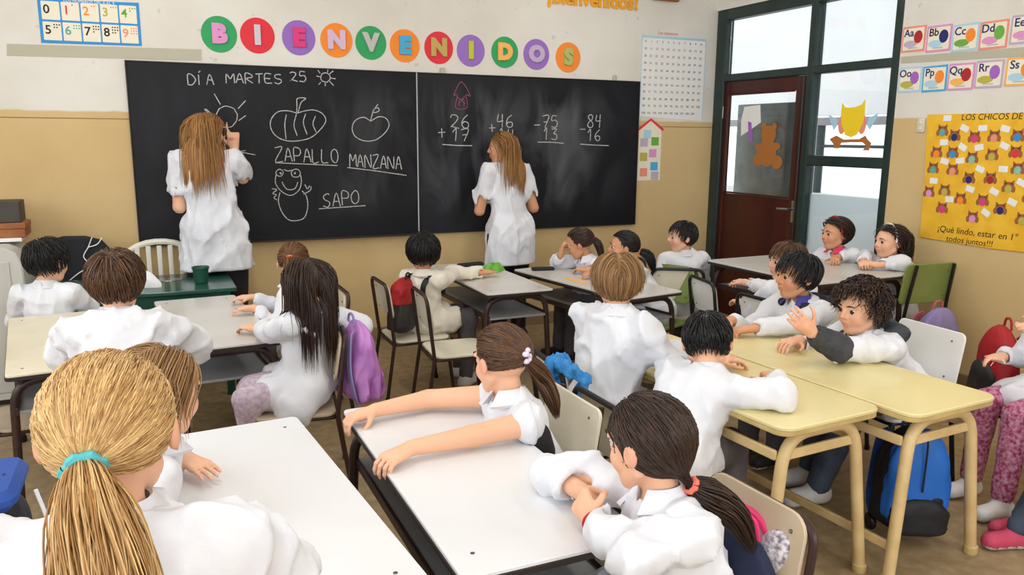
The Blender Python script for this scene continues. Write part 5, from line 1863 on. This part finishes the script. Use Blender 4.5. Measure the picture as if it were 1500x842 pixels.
K5 = dict(
    yaw=35, pel=(1.46, 4.52, .43), head=(1.448, 4.466, .845), look=78, hs=1.05, seed=25,
    armR=hand((1.91, 4.665, .668), (1, .15, -.05), (0, 0, -1), 'flat', e=(1.685, 4.60, .69)), armL=hand((1.80, 4.78, .665), (1, .1, 0)),
    kneeR=(1.74, 4.47, .43), kneeL=(1.72, 4.62, .43), ankR=(1.70, 4.42, .07), low=('trousers', 'grey_trousers', 1), shoe='shoe_white',
    hair=('short', 'hair_black', dict(length=.075, volume=1.7, **SHORT)), coat=dict(mat='coat_cream', loose=1.05), skin='skin_tan')
make_person('small boy with black bowl hair stretching a cream sleeved arm over the grey desk', K5)
make_person('girl in white coat resting her face on one hand at the pale desk', dict(
    yaw=180, pel=(2.86, 4.74, .43), head=(2.625, 4.665, .822), look=140, nod=16, tilt=-8, seed=26, res=.0065,
    armR=hand((2.515, 4.735, .735), (.16, -.12, .95), (1, -.35, 0), 'cup', e=(2.545, 4.84, .668)), armL=hand((2.60, 4.50, .665), (-.5, .8, 0), e=(2.74, 4.53, .69)),
    hair=('tied', 'hair_dark_brown', dict(tie=(-.095, -.02, .02), tail=[(2.735, 4.59, .80), (2.755, 4.575, .67)], tail_r=.026, n=560, lock=.0020, tie_mat='hot_pink')), skin='skin_tan'))
make_person('girl with dark wavy ponytail and pink hair tie turned to the blackboard', dict(
    yaw=180, pel=(2.96, 4.21, .43), head=(2.765, 4.335, .832), look=152, seed=27, res=.0065,
    armR=hand((2.60, 4.38, .665), (-1, 0, 0)), armL=hand((2.62, 4.16, .665), (-1, .3, 0)),
    hair=('tied', 'hair_black', dict(tie=(-.095, .01, -.02), tail=[(2.90, 4.235, .775), (2.93, 4.215, .66)], tail_r=.034, n=560, lock=.0020, tie_mat='coral')), skin='skin_tan'))
make_person('dark haired boy in white coat seen in profile near the dark door', dict(
    s=1.06, yaw=70, pel=(3.22, 4.33, .44), head=(3.245, 4.365, .872), look=162, seed=28, res=.0065,
    armR=hand((3.42, 4.50, .70), (.3, 1, 0)), armL=hand((3.08, 4.52, .62), (.2, 1, 0)),
    hair=('short', 'hair_black', dict(length=.06, **SHORT)), coat=dict(mat='coat_grey_white', hem=.5, loose=1.08), skin='skin_light'))
make_person('blond boy in white coat with his back turned at the yellow desk', dict(
    s=1.17, hs=1.03, yaw=25, pel=(1.585, 2.60, .45), head=(1.650, 2.625, .972), look=62, nod=4, seed=29, res=.005,
    armR=hand((1.80, 2.36, .67), (1, .2, 0), e=(1.72, 2.44, .72)), armL=hand((1.82, 2.80, .665), (1, 0, 0)),
    hair=('long', 'hair_light_brown', dict(length=.10, n=1000, lock=.0017, back=.15, volume=1.3)), coat=dict(loose=1.12, wr=.0115)))
make_person('black haired boy sprawled over the yellow desk, white coated back to the room', dict(
    s=1.15, hs=1.04, yaw=20, pel=(1.53, 2.14, .45), head=(1.795, 2.235, .800), look=48, nod=28, tilt=-6, seed=30, res=.005,
    armR=hand((2.00, 2.10, .672), (.5, .8, 0), e=(1.885, 1.945, .685)), armL=hand((1.98, 2.42, .67), (.9, -.3, 0), e=(1.83, 2.46, .69)),
    low=('trousers', 'grey_trousers', 1), hair=('short', 'hair_black', dict(length=.055, **SHORT)), coat=dict(loose=1.14, wr=.0115, hem=.35, skirt=[((1.55, 2.06, .46), (1.60, 2.04, .36), .08)])))
K11 = dict(
    s=1.08, hs=1.04, yaw=186, pel=(2.93, 2.84, .44), head=(2.770, 2.815, .888), look=165, seed=31, res=.0055,
    armL=hand((2.485, 2.765, .672), (-.8, .25, -.1), (0, 0, -1), 'cup', e=(2.66, 2.70, .69)), armR=hand((2.52, 2.96, .665), (-1, 0, 0)),
    hair=('short', 'hair_black', dict(length=.085, volume=1.3, **SHORT)), coat=dict(loose=1.1, collar_mat='purple_shirt'), skin='skin_tan')
make_person('black haired boy in profile with purple collar and black hood over white coat', K11)
K12 = dict(
    s=1.14, hs=1.04, yaw=176, pel=(2.99, 2.40, .44), head=(2.695, 2.365, .828), look=176, nod=4, seed=32, res=.0050, low=('trousers', 'jeans_fabric', 1), shoe='shoe_white',
    armL=hand((2.375, 2.305, .765), (-.62, .05, .5), (-.1, .9, .5), 'relax', e=(2.505, 2.275, .690)), armR=hand((2.52, 2.52, .672), (-1, -.2, 0)),
    hair=('short', 'hair_dark_brown', dict(length=.085, volume=2.2, curl=1.4, n=800, lock=.0024, nape=-.7)), coat=dict(loose=1.12, fore={-1: .12}), ankL=(2.50, 2.34, .07), ankR=(2.62, 2.50, .07), kneeL=(2.66, 2.31, .44), kneeR=(2.68, 2.48, .44))
make_person('curly haired boy gesturing with an open hand, charcoal hood and cuff', K12)
make_person('small child with brown hair half hidden behind the boy with purple collar', dict(
    yaw=80, pel=(3.12, 3.24, .44), head=(3.085, 3.215, .880), look=158, seed=33, res=.0065,
    armL=hand((3.06, 3.50, .60), (0, 1, 0)), armR=hand((3.14, 3.60, .70), (.1, .9, -.1), e=(3.22, 3.42, .68)),
    hair=('short', 'hair_brown', dict(length=.08, volume=1.2, **SHORT))))
make_person('girl with red hairband and dark hair at the far side of the wide desk', dict(
    yaw=180, pel=(4.31, 3.95, .48), head=(4.165, 3.915, .905), look=168, seed=34, res=.0065, band='red_band',
    armL=hand((4.05, 3.80, .765), (-.6, -.6, 0), e=(4.18, 3.77, .785)), armR=hand((4.02, 4.02, .765), (-1, 0, 0)),
    hair=('long', 'hair_dark_brown', dict(length=.10, n=560, lock=.0020, back=.6, volume=1.5)), coat=dict(collar_mat='hot_pink'), skin='skin_tan'))
make_person('girl with white hairband and long dark hair, hands joined on the wide desk', dict(
    yaw=180, pel=(4.32, 3.53, .48), head=(4.215, 3.525, .898), look=166, seed=35, res=.0065, band='white_band',
    armL=hand((4.06, 3.475, .768), (-.6, .7, .1), (0, .3, -1), 'grip', e=(4.20, 3.40, .785)), armR=hand((4.05, 3.575, .768), (-.6, -.6, .1), (0, -.3, -1), 'grip', e=(4.17, 3.66, .785)),
    hair=('long', 'hair_dark_brown', dict(length=.24, n=560, lock=.0020, back=.6, volume=1.4, drape=True)), skin='skin_light'))
K16 = dict(
    s=1.1, hs=1.06, yaw=180, pel=(1.07, 2.20, .44), head=(.965, 2.195, .842), look=106, nod=10, seed=36, res=.0042, sw=.122,
    armR=hand((.605, 2.375, .668), (-1, -.18, -.12), (0, -.1, -1), 'cup', e=(.79, 2.40, .672)), armL=hand((.615, 2.030, .668), (-1, -.45, -.12), (0, .1, -1), 'cup', e=(.80, 2.035, .672)),
    hair=('tied', 'hair_brown', dict(tie=(-.098, -.008, .012), tail=[(1.085, 2.165, .79), (1.12, 2.15, .71), (1.135, 2.14, .64)], tail_r=.027, n=1150, lock=.0013, tail_n=420, tie_mat='lilac_clip')),
    coat=dict(sleeve='none', loose=1.02, hem=.4, h=.0075), skin='skin_light')
make_person('girl with brown ponytail and lilac clip stretching both bare arms over the white desk', K16)
K17 = dict(
    s=1.1, hs=1.08, yaw=176, pel=(1.09, 1.38, .44), head=(.985, 1.410, .852), look=110, nod=8, seed=37, res=.0042,
    armR=hand((.895, 1.560, .688), (-.12, -.9, .12), (-.7, 0, -.6), 'grip', e=(.885, 1.70, .685)), armL=hand((.845, 1.405, .690), (.10, .85, .16), (.75, 0, -.3), 'grip', e=(.845, 1.265, .685)),
    hair=('tied', 'hair_dark_brown', dict(tie=(-.082, -.012, -.076), tail=[(1.085, 1.315, .745), (1.150, 1.295, .69), (1.195, 1.285, .60)], tail_r=.036, n=1250, lock=.0014, tail_n=450, tie_mat='coral', nape=-.9, front=.45)),
    coat=dict(loose=1.10, cuff=1.1, h=.0075, wr=.0105), skin='skin_light')
make_person('dark haired girl with coral hair tie clasping her hands on the white desk', K17)
K18 = dict(
    s=1.12, hs=1.03, stand=True, yaw=78, pel=(-.075, .93, .62), head=(-.074, 1.140, 1.135), look=82, nod=4, seed=38, res=.0075, sw=.128,
    armR=hand((.13, 1.36, .80), (.2, 1, -.3), e=(.135, 1.16, .86)), armL=hand((-.24, 1.38, .78), (.2, 1, -.3)),
    hair=('tied', 'hair_blond', dict(tie=(-.100, .010, -.012), tail=[(-.092, .975, 1.115), (-.082, .945, 1.06), (-.078, .93, .98), (-.07, .93, .90)], tail_r=.052, n=2300, lock=.00095, tail_n=900, tail_prof=(.28, .40, .75, 1, .85), tie_mat='turquoise', nape=-.62)),
    coat=dict(loose=1.12, hem=.25, h=.0075, wr=.0105), skin='skin_light')
make_person('blond girl seen from behind with ponytail in turquoise hair tie', K18)
K19 = dict(
    s=1.08, hs=1.06, yaw=10, pel=(-.20, 1.98, .44), head=(-.018, 1.985, .925), look=38, nod=6, seed=39, res=.0050,
    armL=hand((.03, 2.195, .672), (.45, -.85, -.05), (0, 0, -1), 'flat', e=(-.10, 2.21, .70)), armR=hand((.06, 1.80, .668), (1, .2, 0)),
    hair=('long', 'hair_light_brown', dict(length=.16, n=1000, lock=.0014, back=.5)), skin='skin_light')
make_person('light brown haired girl with hand on the white desk, half hidden by the blond ponytail', K19)
make_person('child in magenta speckled leggings and grey-white coat at the room edge', dict(
    yaw=178, pel=(3.45, 2.02, .44), head=(3.56, 2.00, .89), look=170, seed=40, res=.012, low=('leggings', 'magenta_leggings', .95), shoe='shoe_white',
    kneeL=(3.15, 1.94, .43), kneeR=(3.20, 2.11, .43), ankL=(3.10, 1.93, .07), ankR=(3.18, 2.13, .07),
    armL=hand((3.315, 2.00, .755), (-.6, .2, .2), (0, 1, 0), 'grip'), armR=hand((3.34, 2.16, .60), (-1, 0, 0)), coat=dict(mat='coat_grey_white', hem=.5, skirt=[((3.36, 1.96, .46), (3.30, 1.93, .42), .085)]),
    hair=('short', 'hair_dark_brown', dict(length=.08, **SHORT))))
make_person('child in jeans and pink shoes reaching forward at the room edge', dict(
    yaw=150, pel=(3.24, 1.50, .44), head=(3.34, 1.42, .89), look=150, seed=41, res=.012, low=('trousers', 'jeans_fabric', 1), shoe='shoe_pink',
    kneeL=(3.06, 1.60, .42), kneeR=(3.12, 1.70, .42), ankL=(2.92, 1.745, .075), ankR=(3.04, 1.80, .075), toeL=(-1, .25, 0), toeR=(-1, .25, 0),
    armL=hand((3.12, 1.58, .56), (-1, .4, 0)), armR=hand((3.16, 1.70, .56), (-1, .3, 0)), hair=('short', 'hair_brown', dict(length=.08, **SHORT))))


# ------------------------------------------------------------------ clothing and trinkets that belong to single people
def hood(P, m, name='hood'):
    """soft hood lying on the upper back"""
    i = P['_']
    b, u, s = -i['chest_f'], i['spine'], P.get('s', 1)
    c = i['neck'] + b * .075 * s - u * .045 * s
    S = SDF(c - .2, c + .2, .008)
    S.cap(c - i['sl'] * .075 * s, c + i['sl'] * .075 * s, .038 * s, .038 * s, .03)
    S.cap(c + b * .01 - u * .015, c + b * .02 - u * .075 * s, .045 * s, .022 * s, .03)
    for q in (-1, 1):
        S.cap(c + i['sl'] * q * .07 * s, i['neck'] + i['sl'] * q * .06 * s + i['f'] * .045 * s - u * .015, .026 * s, .020 * s, .02)
    S.wrinkle(.004, 5, .05)
    V, Q = S.nets()
    return put(name, np_mesh(name, V - i['org'], Q, True), i['root'], m)


hood(K11, 'black_fabric')
hood(K12, 'charcoal_fabric')
i = K12['_']
E, W = i['arms'][-1][0], i['arms'][-1][1]
S = SDF(np.minimum(E, W) - .12, np.maximum(E, W) + .12, .006)
S.cap(E + (W - E) * .10, E + (W - E) * .80, .060, .047, .01)
S.cap(E + (W - E) * .98, W + (W - E) * .3, .027, .045, .005, None, 'i')
S.wrinkle(.003, 8, .03)
V, Q = S.nets()
put('cuff', np_mesh('cuff', V - i['org'], Q, True), i['root'], 'charcoal_fabric')
i = K17['_']
W, d = i['arms'][-1][1], i['arms'][-1][2]
u = nrm(np.cross(d, (0, 0, 1)))
v = np.cross(d, u)
MB().tube([Vector(W + d * .004 + (u * math.cos(a) + v * math.sin(a)) * .026 - i['org']) for a in np.linspace(0, 6.2832, 25)], .0035, 6, False).build('bracelet', 'red_band', i['root'])
i = K16['_']
cl = MB()
tie = i['hp'](-.098, -.008, .012)
for k, (dy, dz) in enumerate(((-.022, .012), (.0, .02), (.024, .014), (-.012, -.012), (.014, -.01))):
    p = tie + A3(.006, dy * .7, dz) + A3(dy * .5, 0, 0) - i['org']
    cl.ball(tuple(p), (.012, .012, .009), 10, 6)
cl.build('hair_clip', 'lilac_clip', i['root'])
# black under-shirt shows at the arm holes
for q in (1, -1):
    S = SDF(i['sh'][q] - .12, i['sh'][q] + .12, .007)
    S.cap(i['sh'][q] - i['spine'] * .055, i['sh'][q] - i['spine'] * .11, .050, .052, .02)
    V, Q = S.nets()
    put('undershirt', np_mesh('undershirt', V - i['org'], Q, True), i['root'], 'black_fabric')
# straps of the red backpack over the small boy's shoulders
i = K5['_']
for q in (1, -1):
    a = i['neck'] + i['sl'] * -q * .07
    pts = [a - i['chest_f'] * .10 - i['spine'] * .12, a - i['chest_f'] * .09 - i['spine'] * .03, a + A3(0, 0, .008), a + i['chest_f'] * .085 - i['spine'] * .06, a + i['chest_f'] * .10 - i['spine'] * .16]
    MB().ribbon(spline([tuple(p - i['org']) for p in pts], 6), .032, .008, tuple(i['chest_f'] + A3(0, 0, .6))).build('backpack_strap', 'bag_black', i['root'])

# blue scarf knotted on the chair of the blond boy
t = thing('blue_scarf', 'bright blue scarf knotted round the chair back of the blond boy', 'scarf', (1.335, 2.46, .69))
for nm, pts in zip(('scarf_loop', 'scarf_end'), SCARF):
    P_ = [A3(*v) for v in spline(pts, 3)]
    S = SDF(np.min(P_, 0) - .05, np.max(P_, 0) + .05, .005)
    for a, b in zip(P_[:-1], P_[1:]):
        S.cap(a, b, .016, .018, .012)
    S.wrinkle(.009, 4, .035)
    put(nm, np_mesh(nm, *S.nets()), t, 'scarf_blue')
S = SDF(A3(-.06, -.05, -.03), A3(.05, .05, .07), .005)
S.ell((-.01, 0, .02), (.026, .030, .024))
S.wrinkle(.007, 6, .03)
put('scarf_knot', np_mesh('scarf_knot', *S.nets()), t, 'scarf_blue')
